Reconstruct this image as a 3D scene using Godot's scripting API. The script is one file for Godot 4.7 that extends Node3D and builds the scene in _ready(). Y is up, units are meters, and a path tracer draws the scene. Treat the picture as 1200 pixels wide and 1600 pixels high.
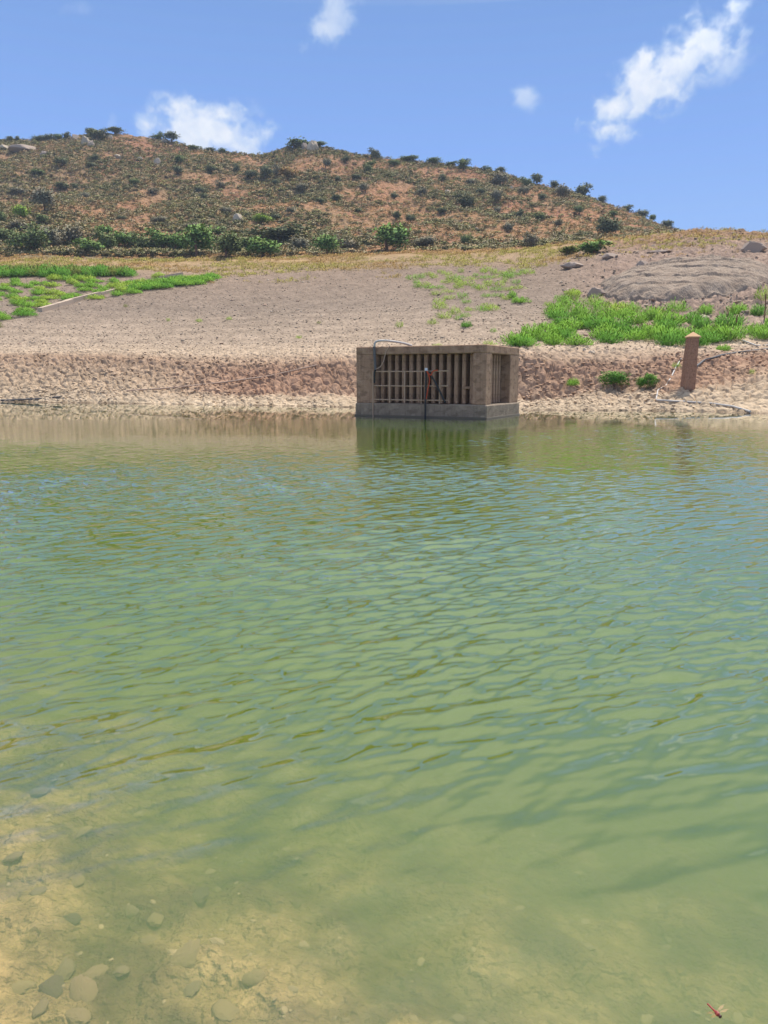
extends Node3D
# A reservoir at low water: rippled green water, a concrete intake tower, a dry cracked bank and a scrub hill.
# World: y up, the camera looks along -z; "d" is the distance ahead (-z), "s" is x / d.

const EYE := 1.6
const FOCAL := 1202.0
const PITCH := 9.9
const SLOW := -3.0      # limits of the table of the ground's lines
const SHIGH := 3.0
const SN := 1200

var lines: Array[PackedVector2Array] = []      # per ground line: (distance, height) over s
var n_big := FastNoiseLite.new()
var n_gully := FastNoiseLite.new()
var n_crack := FastNoiseLite.new()
var n_mid := FastNoiseLite.new()
var n_fine := FastNoiseLite.new()
var n_patch := FastNoiseLite.new()
var rng := RandomNumberGenerator.new()
var used := {}
var M := {}

# ------------------------------------------------------------------ naming
func numbered(called: String) -> String:
	var n: int = used.get(called, 0)
	used[called] = n + 1
	return called if n == 0 else "%s_%03d" % [called, n]

func tag(o: Node, label := "", category := "", group := "", kind := "") -> Node:
	if label: o.set_meta("label", label)
	if category: o.set_meta("category", category)
	if group: o.set_meta("group", group)
	if kind: o.set_meta("kind", kind)
	return o

func put(called: String, mesh: Mesh, mat: Material, parent: Node = self) -> MeshInstance3D:
	var o := MeshInstance3D.new()
	o.name = numbered(called) if parent == self else called
	o.mesh = mesh
	if mat: o.material_override = mat
	parent.add_child(o, true)
	return o

func thing(called: String, label: String, category: String, at := Vector3.ZERO, turn := 0.0, group := "") -> Node3D:
	var o := Node3D.new()
	o.name = numbered(called)
	add_child(o, true)
	o.position = at
	o.rotation.y = turn
	tag(o, label, category, group)
	return o

# ------------------------------------------------------------------ shapes
func begin() -> SurfaceTool:
	var st := SurfaceTool.new()
	st.begin(Mesh.PRIMITIVE_TRIANGLES)
	return st

func tri(st: SurfaceTool, a: Vector3, b: Vector3, c: Vector3, out: Vector3) -> void:
	var n := (b - a).cross(c - a)
	if n.length_squared() < 1e-14: return
	n = n.normalized()
	if n.dot(out) < 0.0:
		n = -n
	else:
		var k := b
		b = c
		c = k
	st.set_normal(n)
	st.add_vertex(a)
	st.set_normal(n)
	st.add_vertex(b)
	st.set_normal(n)
	st.add_vertex(c)

func quad(st: SurfaceTool, a: Vector3, b: Vector3, c: Vector3, d: Vector3, out: Vector3) -> void:
	tri(st, a, b, c, out)
	tri(st, a, c, d, out)

# a box with chamfered edges; "lean" moves the top, "taper" scales it
func block(st: SurfaceTool, lo: Vector3, hi: Vector3, bevel := 0.02, taper := Vector2.ONE, lean := Vector2.ZERO) -> void:
	var mid := (lo + hi) * 0.5
	var half := (hi - lo) * 0.5
	bevel = minf(bevel, minf(half.x, minf(half.y, half.z)) * 0.9)
	var v := func(sx: int, sy: int, sz: int, axis: int) -> Vector3:
		var h := half - Vector3.ONE * bevel
		h[axis] = half[axis]
		var p := Vector3(sx * h.x, sy * h.y, sz * h.z)
		var up := (p.y / half.y + 1.0) * 0.5
		p.x = p.x * lerpf(1.0, taper.x, up) + lean.x * up
		p.z = p.z * lerpf(1.0, taper.y, up) + lean.y * up
		return mid + p
	for a in 3:
		for s in [-1, 1]:
			var q := []
			for k in [[-1, -1], [1, -1], [1, 1], [-1, 1]]:
				var g := [0, 0, 0]
				g[a] = s
				g[(a + 1) % 3] = k[0]
				g[(a + 2) % 3] = k[1]
				q.append(v.call(g[0], g[1], g[2], a))
			var out := Vector3.ZERO
			out[a] = s
			quad(st, q[0], q[1], q[2], q[3], out)
		var b := (a + 1) % 3
		var c := (a + 2) % 3
		for sa in [-1, 1]:
			for sb in [-1, 1]:
				var g := [0, 0, 0]
				g[a] = sa
				g[b] = sb
				var p := []
				for sc in [-1, 1]:
					g[c] = sc
					p.append(v.call(g[0], g[1], g[2], a))
					p.append(v.call(g[0], g[1], g[2], b))
				var out := Vector3.ZERO
				out[a] = sa
				out[b] = sb
				quad(st, p[0], p[1], p[3], p[2], out)
	for sx in [-1, 1]:
		for sy in [-1, 1]:
			for sz in [-1, 1]:
				tri(st, v.call(sx, sy, sz, 0), v.call(sx, sy, sz, 1), v.call(sx, sy, sz, 2), Vector3(sx, sy, sz))

func box_mesh(lo: Vector3, hi: Vector3, bevel := 0.02, taper := Vector2.ONE, lean := Vector2.ZERO) -> Mesh:
	var st := begin()
	block(st, lo, hi, bevel, taper, lean)
	return st.commit()

func tube(st: SurfaceTool, pts: PackedVector3Array, r: float, sides := 8, r_end := -1.0) -> void:
	var n := pts.size()
	if r_end < 0.0: r_end = r
	var rings := []
	var ref := Vector3(0.31, 0.17, 0.93).normalized()
	for i in n:
		var t := (pts[mini(i + 1, n - 1)] - pts[maxi(i - 1, 0)]).normalized()
		var u := ref - t * ref.dot(t)
		u = u.normalized()
		ref = u
		var w := t.cross(u)
		var ring := []
		var rr := lerpf(r, r_end, float(i) / (n - 1))
		for k in sides:
			var a := TAU * k / sides
			ring.append([pts[i] + (u * cos(a) + w * sin(a)) * rr, u * cos(a) + w * sin(a)])
		rings.append(ring)
	for i in n - 1:
		for k in sides:
			var m := (k + 1) % sides
			for q in [[rings[i][k], rings[i + 1][k], rings[i + 1][m]], [rings[i][k], rings[i + 1][m], rings[i][m]]]:
				var nn: Vector3 = (q[1][0] - q[0][0]).cross(q[2][0] - q[0][0])
				if nn.dot(q[0][1] + q[1][1] + q[2][1]) > 0.0:
					q = [q[0], q[2], q[1]]
				for c in q:
					st.set_normal(c[1])
					st.add_vertex(c[0])
	for e in [0, n - 1]:
		var out := (pts[e] - pts[1 if e == 0 else n - 2]).normalized()
		for k in sides:
			tri(st, pts[e], rings[e][k][0], rings[e][(k + 1) % sides][0], out)

func smooth_path(pts: Array, steps := 6) -> PackedVector3Array:
	var c := Curve3D.new()
	for i in pts.size():
		var a: Vector3 = pts[maxi(i - 1, 0)]
		var b: Vector3 = pts[mini(i + 1, pts.size() - 1)]
		c.add_point(pts[i], -(b - a) / 6.0, (b - a) / 6.0)
	var out := PackedVector3Array()
	for i in pts.size() - 1:
		for k in steps:
			out.append(c.sample(i, float(k) / steps))
	out.append(pts[-1])
	return out

func tube_mesh(pts: PackedVector3Array, r: float, sides := 8, r_end := -1.0) -> Mesh:
	var st := begin()
	tube(st, pts, r, sides, r_end)
	return st.commit()

# an angular stone of unit size, resting on its underside
func stone_mesh(seed_: int, flat := 0.6, rough := 0.28, level := 1, worn := false) -> Mesh:
	var noise := FastNoiseLite.new()
	noise.seed = seed_
	noise.frequency = 0.9
	noise.fractal_octaves = 3
	var ico := []
	var f := (1.0 + sqrt(5.0)) / 2.0
	for v in [[-1, f, 0], [1, f, 0], [-1, -f, 0], [1, -f, 0], [0, -1, f], [0, 1, f], [0, -1, -f], [0, 1, -f], [f, 0, -1], [f, 0, 1], [-f, 0, -1], [-f, 0, 1]]:
		ico.append(Vector3(v[0], v[1], v[2]).normalized())
	var faces := []
	for q in [[0, 11, 5], [0, 5, 1], [0, 1, 7], [0, 7, 10], [0, 10, 11], [1, 5, 9], [5, 11, 4], [11, 10, 2], [10, 7, 6], [7, 1, 8], [3, 9, 4], [3, 4, 2], [3, 2, 6], [3, 6, 8], [3, 8, 9], [4, 9, 5], [2, 4, 11], [6, 2, 10], [8, 6, 7], [9, 8, 1]]:
		faces.append([ico[q[0]], ico[q[1]], ico[q[2]]])
	for k in level:
		var next := []
		for q in faces:
			var a: Vector3 = (q[0] + q[1]).normalized()
			var b: Vector3 = (q[1] + q[2]).normalized()
			var c: Vector3 = (q[2] + q[0]).normalized()
			next.append_array([[q[0], a, c], [a, q[1], b], [c, b, q[2]], [a, b, c]])
		faces = next
	var r := RandomNumberGenerator.new()
	r.seed = seed_
	var cuts := []
	for k in 9:
		var n := Vector3(r.randf_range(-1, 1), r.randf_range(-0.7, 1), r.randf_range(-1, 1)).normalized()
		cuts.append([n, r.randf_range(0.62, 0.92)])
	var shape := func(p: Vector3) -> Vector3:
		var q := p * (1.0 + rough * noise.get_noise_3dv(p * 1.6))
		for c in cuts:
			var over: float = q.dot(c[0]) - c[1]
			if over > 0.0: q -= c[0] * over * (0.8 if worn else 1.0)
		if worn: q *= 1.0 + 0.07 * noise.get_noise_3dv(p * 6.0)
		q.y *= flat
		return q * 0.5
	var st := begin()
	for q in faces:
		var a: Vector3 = shape.call(q[0])
		var b: Vector3 = shape.call(q[1])
		var c: Vector3 = shape.call(q[2])
		if worn:
			var face := (b - a).cross(c - a).normalized()
			if face.dot(a + b + c) < 0.0: face = -face
			var soft := Vector3(1, 1.0 / (flat * flat), 1)
			for v in ([a, c, b] if (b - a).cross(c - a).dot(a + b + c) > 0.0 else [a, b, c]):
				st.set_normal(((v * soft).normalized() + face * 0.9).normalized())
				st.add_vertex(v)
		else:
			tri(st, a, b, c, a + b + c)
	return st.commit()

# a grid of nu x nv points as a smooth mesh
func grid_mesh(p: PackedVector3Array, nu: int, nv: int, colors := PackedColorArray(), uv_scale := 0.0, normals := PackedVector3Array()) -> ArrayMesh:
	var idx := PackedInt32Array()
	idx.resize((nu - 1) * (nv - 1) * 6)
	var w := 0
	for j in nv - 1:
		for i in nu - 1:
			var a := j * nu + i
			idx[w] = a
			idx[w + 1] = a + nu
			idx[w + 2] = a + 1
			idx[w + 3] = a + 1
			idx[w + 4] = a + nu
			idx[w + 5] = a + nu + 1
			w += 6
	# clockwise seen from above
	var t := (p[nu] - p[0]).cross(p[1] - p[0])
	if t.y > 0.0:
		for k in range(0, w, 3):
			var m := idx[k + 1]
			idx[k + 1] = idx[k + 2]
			idx[k + 2] = m
	if normals.is_empty():
		normals.resize(nu * nv)
		for j in nv:
			var up := maxi(j - 1, 0) * nu
			var dn := mini(j + 1, nv - 1) * nu
			for i in nu:
				var du := p[j * nu + mini(i + 1, nu - 1)] - p[j * nu + maxi(i - 1, 0)]
				var dv := p[dn + i] - p[up + i]
				var n := du.cross(dv).normalized()
				normals[j * nu + i] = n if n.y > 0.0 else -n
	var arr := []
	arr.resize(Mesh.ARRAY_MAX)
	arr[Mesh.ARRAY_VERTEX] = p
	arr[Mesh.ARRAY_NORMAL] = normals
	arr[Mesh.ARRAY_INDEX] = idx
	if colors.size(): arr[Mesh.ARRAY_COLOR] = colors
	if uv_scale > 0.0:
		var uv := PackedVector2Array()
		uv.resize(nu * nv)
		for k in nu * nv:
			uv[k] = Vector2(p[k].x, p[k].z) / uv_scale
		arr[Mesh.ARRAY_TEX_UV] = uv
	var m := ArrayMesh.new()
	m.add_surface_from_arrays(Mesh.PRIMITIVE_TRIANGLES, arr)
	return m

# ------------------------------------------------------------------ the lie of the land
func aim(px: float, py: float) -> Vector2:      # sight line through a point of the 1200 x 1600 picture: (s, rise per metre ahead)
	var a := (px - 600.0) / FOCAL
	var b := (800.0 - py) / FOCAL
	var c := cos(deg_to_rad(PITCH))
	var g := sin(deg_to_rad(PITCH))
	return Vector2(a / (c + b * g), (b * c - g) / (c + b * g))

func add_line(keys: Array, on_water := false, blur := 3) -> void:
	var pts := []
	for k in keys:
		var v := aim(k[0], k[1])
		var d: float = -EYE / v.y if on_water else k[2]
		pts.append(Vector3(v.x, d, EYE + v.y * d))
	var row := PackedVector2Array()
	row.resize(SN + 1)
	for i in SN + 1:
		var s := lerpf(SLOW, SHIGH, float(i) / SN)
		var k := 0
		while k < pts.size() - 2 and s > pts[k + 1].x: k += 1
		var f := clampf((s - pts[k].x) / (pts[k + 1].x - pts[k].x), 0.0, 1.0)
		row[i] = Vector2(lerpf(pts[k].y, pts[k + 1].y, f), lerpf(pts[k].z, pts[k + 1].z, f))
	for pass_ in blur:
		var old := row.duplicate()
		for i in range(1, SN):
			row[i] = (old[i - 1] + old[i] * 2.0 + old[i + 1]) * 0.25
	lines.append(row)

func at_line(k: int, s: float) -> Vector2:
	var f := clampf((s - SLOW) / (SHIGH - SLOW), 0.0, 0.9999) * SN
	var i := int(f)
	return lines[k][i].lerp(lines[k][i + 1], f - i)

func on_profile(s: float, u: float) -> Vector2:
	var k := clampi(int(u), 0, lines.size() - 2)
	return at_line(k, s).lerp(at_line(k + 1, s), u - k)

var amp_big := [0.2, 0.15, 0.05, 0.22, 0.3, 0.12, 0.12, 0.35, 0.45, 0.4, 0.8, 2.2, 0.8, 1.0]
var amp_crack := [0.0, 0.03, 0.14, 0.23, 0.25, 0.14, 0.07, 0.05, 0.04, 0.0, 0.0, 0.0, 0.0, 0.0]
var amp_gully := [0.0, 0.0, 0.05, 0.42, 0.30, 0.06, 0.05, 0.15, 0.2, 0.3, 0.8, 3.2, 0.9, 0.0]

func over(table: Array, u: float) -> float:
	var k := clampi(int(u), 0, table.size() - 2)
	return lerpf(table[k], table[k + 1], u - k)

func relief(x: float, d: float, s: float, u: float) -> float:
	var h := 0.0
	var hill := u > 9.5
	var f := 0.12 if hill else 1.0
	h += over(amp_big, u) * n_big.get_noise_2d(x * f, d * f)
	var g := over(amp_gully, u)
	if s < -0.15 and u < 5.5: g *= 0.45 + 0.55 * smoothstep(-0.34, -0.15, s)
	if g > 0.02:
		var q := n_gully.get_noise_2d(x * f, d * f * 0.45)
		h -= g * q * (1.0 if hill else clampf(0.6 + 0.9 * n_patch.get_noise_2d(x * 0.6, d * 0.6 + 70.0), 0.15, 1.4))
	var c := over(amp_crack, u)
	if c > 0.005:
		var wx := x + 0.35 * n_mid.get_noise_2d(x * 2.0, d * 2.0)
		h -= c * clampf(1.0 - 4.0 * (n_crack.get_noise_2d(wx, d * 0.62) + 1.0), 0.0, 1.0)
		h += c * 0.7 * n_mid.get_noise_2d(x * 2.4, d * 2.4)
	if s > 0.2 and u > 5.5 and u < 9.9:          # the rocky shoulder
		var m := smoothstep(0.2, 0.3, s) * smoothstep(5.5, 6.5, u)
		h += m * (0.7 * absf(n_gully.get_noise_2d(x * 0.8 + 40.0, d * 1.9)) + 0.35 * n_mid.get_noise_2d(x * 0.9, d * 1.7))
	if hill:
		h += 0.5 * n_fine.get_noise_2d(x * 0.3, d * 0.3)
	return h

func ground(x: float, d: float) -> Vector2:     # (height, line number)
	var s := x / d
	var last := lines.size() - 1
	var k := 0
	while k < last - 1 and d > at_line(k + 1, s).x: k += 1
	var a := at_line(k, s)
	var b := at_line(k + 1, s)
	var f := clampf((d - a.x) / (b.x - a.x), 0.0, 1.0)
	var u := k + f
	return Vector2(lerpf(a.y, b.y, f) + relief(x, d, s, u), u)

func spot(px: float, py: float, from := 28.0) -> Vector3:      # where the sight line through a picture point meets the ground
	var v := aim(px, py)
	var d := from
	var step := 0.5
	while d < 420.0:
		var g := ground(v.x * d, d)
		if EYE + v.y * d < g.x:
			var lo := d - step
			for k in 8:
				var mid := (lo + d) * 0.5
				if EYE + v.y * mid < ground(v.x * mid, mid).x: d = mid
				else: lo = mid
			break
		step = 0.4 + d * 0.004
		d += step
	return Vector3(v.x * d, ground(v.x * d, d).x, -d)

var tones := [Color(.24, .19, .13), Color(.30, .24, .165), Color(.52, .42, .305), Color(.48, .37, .265), Color(.40, .285, .205), Color(.50, .395, .295), Color(.40, .318, .245), Color(.265, .212, .17), Color(.28, .212, .163), Color(.40, .28, .155), Color(.42, .255, .15), Color(.43, .235, .14), Color(.38, .225, .14), Color(.31, .22, .15)]

func tone(x: float, d: float, s: float, u: float) -> Color:
	var k := clampi(int(u), 0, tones.size() - 2)
	var c: Color = tones[k].lerp(tones[k + 1], u - k)
	if u > 1.7 and u < 2.3: c = c.lerp(Color(.17, .125, .085), (1.0 - smoothstep(2.0, 2.13 + 0.12 * n_mid.get_noise_2d(x * 0.5, 3.0), u)) * 0.85)
	var p := n_patch.get_noise_2d(x, d)
	var q := n_mid.get_noise_2d(x * 0.7, d * 0.7)
	if u < 9.3:
		var scarp := smoothstep(2.75, 3.2, u) * (1.0 - smoothstep(3.75, 4.15, u)) * smoothstep(-0.32, -0.18, s)
		c = c.lerp(Color(.36, .215, .148), clampf(scarp * (0.6 + 1.1 * p), 0.0, 1.0))
		var bare := smoothstep(2.6, 3.0, u) * (1.0 - smoothstep(3.8, 4.3, u)) * (1.0 - smoothstep(-0.32, -0.18, s))
		c = c.lerp(Color(.27, .165, .11), clampf(bare * (p * 1.7), 0.0, 0.6))
		c = c * (1.0 + 0.07 * sin(u * 31.0 + 2.0 * p) * smoothstep(3.6, 4.2, u) * (1.0 - smoothstep(6.6, 7.6, u)))
		if s > 0.2 and u > 5.5:
			c = c.lerp(Color(.34, .25, .20), smoothstep(0.2, 0.3, s) * smoothstep(5.5, 6.5, u) * (1.0 - smoothstep(8.4, 9.0, u)) * 0.85)
			c = c.lerp(Color(.32, .205, .14), smoothstep(0.2, 0.3, s) * smoothstep(8.2, 8.8, u) * 0.8)
	else:
		var green := clampf(0.5 - s * 0.55 + p * 1.1 + n_big.get_noise_2d(x * 0.16, d * 0.16) * 0.7, 0.0, 1.0)
		c = c.lerp(Color(.215, .19, .115), green * 0.75)
		var red := smoothstep(0.02, 0.35, n_patch.get_noise_2d(x * 0.5 + 300.0, d * 0.5) + s * 0.25)
		c = c.lerp(Color(.38, .19, .12), red * 0.7)
		c = c.lerp(Color(.31, .165, .11), smoothstep(11.45, 11.75, u) * (1.0 - smoothstep(11.93, 12.0, u)) * clampf(0.35 + 1.6 * n_patch.get_noise_2d(x * 0.8 + 90.0, 5.0), 0.0, 0.9))
	return c * (1.0 + 0.22 * q + 0.12 * p)

# ------------------------------------------------------------------ plants
func clump_mesh(seed_: int, blades: int, spread: float, upright: float, width: float, spikes := 0.08) -> Mesh:
	# a soft rounded tuft of fine shoots, one metre tall, one metre wide at "spread" 0.5
	var r := RandomNumberGenerator.new()
	r.seed = seed_
	var st := begin()
	var p0 := r.randf() * TAU
	var p1 := r.randf() * TAU
	for k in blades:
		var dir := Vector3(r.randf_range(-1, 1), r.randf_range(0.0, 1.0), r.randf_range(-1, 1))
		if dir.length() < 0.1: continue
		dir = dir.normalized()
		var az := atan2(dir.z, dir.x)
		var wide := 1.0 + 0.16 * sin(az * 3.0 + p0) + 0.12 * sin(az * 5.0 + p1)
		var frac := 1.0 - 0.6 * pow(r.randf(), 1.6)
		var at := Vector3(dir.x * spread * wide, dir.y * 0.80 * (0.88 + 0.14 * sin(az * 2.0 + p1)), dir.z * spread * wide) * frac
		var tip := at + (dir * 0.35 + Vector3(r.randf_range(-.25, .25), 0.35 + upright, r.randf_range(-.25, .25))).normalized() * r.randf_range(0.10, 0.22) * (1.9 if r.randf() < spikes else 1.0)
		var side := Vector3(r.randf_range(-1, 1), 0.1, r.randf_range(-1, 1)).normalized() * width * r.randf_range(0.6, 1.3)
		var n := (dir + Vector3(r.randf_range(-.3, .3), 0.5, r.randf_range(-.3, .3))).normalized()
		var g := r.randf_range(0.82, 1.12)
		if k % 8 == 0:      # the stem that carries it
			leaf(st, Vector3(at.x * 0.1, 0, at.z * 0.1), at * 0.5 + side * 0.6, at, at * 0.5 - side * 0.6, n, Color(g * 0.9, g * 0.85, g * 0.7))
		leaf(st, at, at.lerp(tip, 0.5) + side, tip, at.lerp(tip, 0.5) - side, n, Color(g * r.randf_range(0.9, 1.1), g, g * r.randf_range(0.8, 1.0)))
	return st.commit()

func leaf(st: SurfaceTool, a: Vector3, b: Vector3, c: Vector3, d: Vector3, n: Vector3, col: Color) -> void:
	col.a = 1.0
	var f := (b - a).cross(c - a)
	var o := [a, b, c, a, c, d] if f.dot(n) < 0.0 else [a, c, b, a, d, c]
	for p in o:
		st.set_color(col)
		st.set_normal(n)
		st.add_vertex(p)

func shrub_mesh(seed_: int, clusters: int, per: int, size: float, squat := 1.0, hollow := 0.45) -> Mesh:
	# an uneven crown, about one metre wide and tall, standing on y = 0
	var r := RandomNumberGenerator.new()
	r.seed = seed_
	var st := begin()
	var lobes := []
	for k in 4:
		var a := r.randf() * TAU
		lobes.append([Vector3(cos(a) * 0.2, r.randf_range(-0.08, 0.14), sin(a) * 0.2), r.randf_range(0.24, 0.36)])
	for k in clusters:
		var l = lobes[k % 4]
		var dir := Vector3(r.randf_range(-1, 1), r.randf_range(-0.75, 1), r.randf_range(-1, 1)).normalized()
		var mid: Vector3 = l[0] + dir * l[1] * r.randf_range(hollow, 1.0)
		var rad := r.randf_range(0.09, 0.17)
		var g := r.randf_range(0.62, 1.2)
		var warm := r.randf_range(0.85, 1.15)
		for m in per:
			var e := Vector3(r.randf_range(-1, 1), r.randf_range(-1, 1), r.randf_range(-1, 1))
			var p := mid + e * rad
			var t := Vector3(r.randf_range(-1, 1), r.randf_range(-0.4, 1), r.randf_range(-1, 1)).normalized()
			var w := t.cross(Vector3(r.randf_range(-1, 1), r.randf_range(-1, 1), r.randf_range(-1, 1))).normalized()
			var len_ := size * r.randf_range(0.7, 1.4)
			var n := ((p) * 1.6 + e * 0.5 + Vector3(0, 0.45, 0)).normalized()
			var lift := Vector3(0, 0.47, 0)
			var q := func(v: Vector3) -> Vector3: return Vector3(v.x, (v.y + lift.y) * squat, v.z)
			var gg := g * r.randf_range(0.85, 1.15)
			leaf(st, q.call(p), q.call(p + t * len_ * 0.5 + w * len_ * 0.32), q.call(p + t * len_), q.call(p + t * len_ * 0.5 - w * len_ * 0.32), n, Color(gg * warm, gg, gg * 0.95))
	return st.commit()

func scatter(called: String, mesh: Mesh, mat: Material, where: Array, tints: Array) -> MultiMeshInstance3D:
	var mm := MultiMesh.new()
	mm.transform_format = MultiMesh.TRANSFORM_3D
	mm.use_colors = true
	mm.mesh = mesh
	mm.instance_count = where.size()
	for i in where.size():
		mm.set_instance_transform(i, where[i])
		mm.set_instance_color(i, tints[i])
	var o := MultiMeshInstance3D.new()
	o.name = numbered(called)
	o.multimesh = mm
	o.material_override = mat
	add_child(o, true)
	return o

# ------------------------------------------------------------------ materials
func plain(c: Color, rough := 0.9, spec := 0.3) -> StandardMaterial3D:
	var m := StandardMaterial3D.new()
	m.albedo_color = c.linear_to_srgb()
	m.roughness = rough
	m.metallic_specular = spec
	return m

func leafy(c: Color, through := 0.35) -> StandardMaterial3D:
	var m := plain(c, 0.75, 0.25)
	m.vertex_color_use_as_albedo = true
	m.backlight_enabled = true
	m.backlight = Color(through, through, through * 0.7)
	return m

func noise_tex(seed_: int, freq: float, size: int, lo: float, hi: float, kind := FastNoiseLite.TYPE_SIMPLEX_SMOOTH, octaves := 5) -> NoiseTexture2D:
	var n := FastNoiseLite.new()
	n.seed = seed_
	n.noise_type = kind
	n.frequency = freq
	n.fractal_octaves = octaves
	var t := NoiseTexture2D.new()
	t.width = size
	t.height = size
	t.seamless = true
	t.noise = n
	t.generate_mipmaps = false
	var ramp := Gradient.new()
	ramp.set_color(0, Color(lo, lo, lo))
	ramp.set_color(1, Color(hi, hi, hi))
	t.color_ramp = ramp
	return t

func concrete_tex(base: Color, dark: Color, pale: Color, seed_: int) -> ImageTexture:
	var n := 512
	var im := Image.create(n, n, false, Image.FORMAT_RGB8)
	var a := FastNoiseLite.new()
	a.seed = seed_
	a.frequency = 0.012
	a.fractal_octaves = 5
	var b := FastNoiseLite.new()
	b.seed = seed_ + 1
	b.frequency = 0.2
	for y in n:
		for x in n:
			var blot := a.get_noise_2d(x, y) * 0.5 + 0.5
			var run := a.get_noise_2d(x * 3.2, y * 0.22 + 300.0) * 0.5 + 0.5
			var grit := b.get_noise_2d(x, y)
			var c := base.lerp(dark, clampf((run - 0.5) * 2.6, 0.0, 1.0) * 0.5).lerp(dark, clampf((a.get_noise_2d(x * 0.8 + 700.0, y * 1.4) - 0.05) * 3.0, 0.0, 1.0) * 0.5).lerp(pale, clampf((blot - 0.52) * 3.0, 0.0, 1.0) * 0.6)
			c = c * (1.0 + 0.14 * grit) * (0.8 if (y + int(2.0 * grit)) % 128 < 2 else 1.0)
			im.set_pixel(x, y, c.linear_to_srgb())
	return ImageTexture.create_from_image(im)

func make_materials() -> void:
	var speck := noise_tex(3, 0.03, 1024, 0.80, 1.0, FastNoiseLite.TYPE_SIMPLEX_SMOOTH, 6)
	var rough := noise_tex(4, 0.035, 1024, 0.0, 1.0, FastNoiseLite.TYPE_SIMPLEX_SMOOTH, 6)
	for key in ["bank", "hill", "bed"]:
		var m := plain(Color(1.25, 1.25, 1.25), 1.0, 0.15)
		m.albedo_color = Color(1, 1, 1)
		m.vertex_color_use_as_albedo = true
		m.albedo_texture = speck
		m.heightmap_enabled = true
		m.heightmap_texture = rough
		m.heightmap_scale = {"bank": 9.0, "hill": 40.0, "bed": 3.0}[key]
		M[key] = m
	for c in [["concrete", Color(.32, .21, .145), Color(.13, .082, .058), Color(.43, .31, .225), 11], ["plinth", Color(.235, .19, .15), Color(.11, .088, .068), Color(.36, .305, .24), 21], ["post", Color(.33, .19, .13), Color(.15, .09, .065), Color(.42, .26, .185), 31]]:
		var m := plain(Color.WHITE, 0.93, 0.25)
		m.albedo_texture = concrete_tex(c[1], c[2], c[3], c[4])
		m.uv1_triplanar = true
		m.uv1_scale = Vector3.ONE * (0.33 if c[0] != "post" else 0.8)
		m.heightmap_enabled = true
		m.heightmap_texture = rough
		m.heightmap_scale = 2.0
		M[c[0]] = m
	M.well_shade = plain(Color(.02, .017, .015), 0.95, 0.1)
	M.wet = plain(Color(.12, .10, .075), 0.6, 0.4)
	M.cap = plain(Color(.55, .36, .21), 0.9)
	M.rust = plain(Color(.37, .265, .19), 0.7, 0.4)
	M.black = plain(Color(.02, .021, .024), 0.5, 0.4)
	M.hose = plain(Color(.42, .41, .40), 0.5, 0.4)
	M.darkhose = plain(Color(.10, .10, .105), 0.55, 0.4)
	M.pipe = plain(Color(.42, .31, .24), 0.8)
	M.white = plain(Color(.62, .66, .74), 0.5)
	M.palehose = plain(Color(.50, .48, .46), 0.5)
	M.strap = plain(Color(.42, .07, .03), 0.8)
	M.wood = plain(Color(.17, .095, .06), 0.95)
	M.stone = plain(Color(1, 1, 1), 0.95, 0.2)
	M.stone.vertex_color_use_as_albedo = true
	M.slab = plain(Color.WHITE, 0.95, 0.2)
	M.slab.vertex_color_use_as_albedo = true
	M.slab.albedo_texture = speck
	M.slab.heightmap_enabled = true
	M.slab.heightmap_texture = rough
	M.slab.heightmap_scale = 6.0
	M.rock = plain(Color(.46, .37, .29), 0.95, 0.2)
	M.rock_grey = plain(Color(.34, .275, .23), 0.95, 0.2)
	M.rock_white = plain(Color(.42, .355, .28), 0.95, 0.2)
	M.leaf = leafy(Color(1, 1, 1), 0.4)
	M.bright = leafy(Color(.17, .355, .045), 0.5)
	M.lush = leafy(Color(.105, .27, .035), 0.5)
	M.lime = leafy(Color(.27, .41, .06), 0.5)
	M.olive = leafy(Color(.16, .20, .045), 0.4)
	M.dark = leafy(Color(.15, .17, .10), 0.45)
	M.mid = leafy(Color(.165, .215, .09), 0.45)
	M.grey = leafy(Color(.26, .24, .18), 0.45)
	M.green = leafy(Color(.17, .285, .08), 0.35)
	M.dry = leafy(Color(.30, .19, .075), 0.3)
	var w := StandardMaterial3D.new()
	w.albedo_color = Color(1, 1, 1, 0.0)
	w.transparency = BaseMaterial3D.TRANSPARENCY_ALPHA
	w.roughness = 0.015
	w.metallic_specular = 0.5
	M.water = w

# ------------------------------------------------------------------ sky
const HEADROOM := 3.0      # the picture of the sky holds light up to this many times white

func stored(c: Color, bright := 1.0) -> Color:
	var l := c.srgb_to_linear() * (bright / HEADROOM)
	return Color(minf(l.r, 1.0), minf(l.g, 1.0), minf(l.b, 1.0)).linear_to_srgb()

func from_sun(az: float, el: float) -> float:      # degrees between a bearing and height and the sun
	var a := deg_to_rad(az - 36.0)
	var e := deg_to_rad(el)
	return rad_to_deg(acos(clampf(sin(e) * sin(deg_to_rad(66.0)) + cos(e) * cos(deg_to_rad(66.0)) * cos(a), -1.0, 1.0)))

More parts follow.
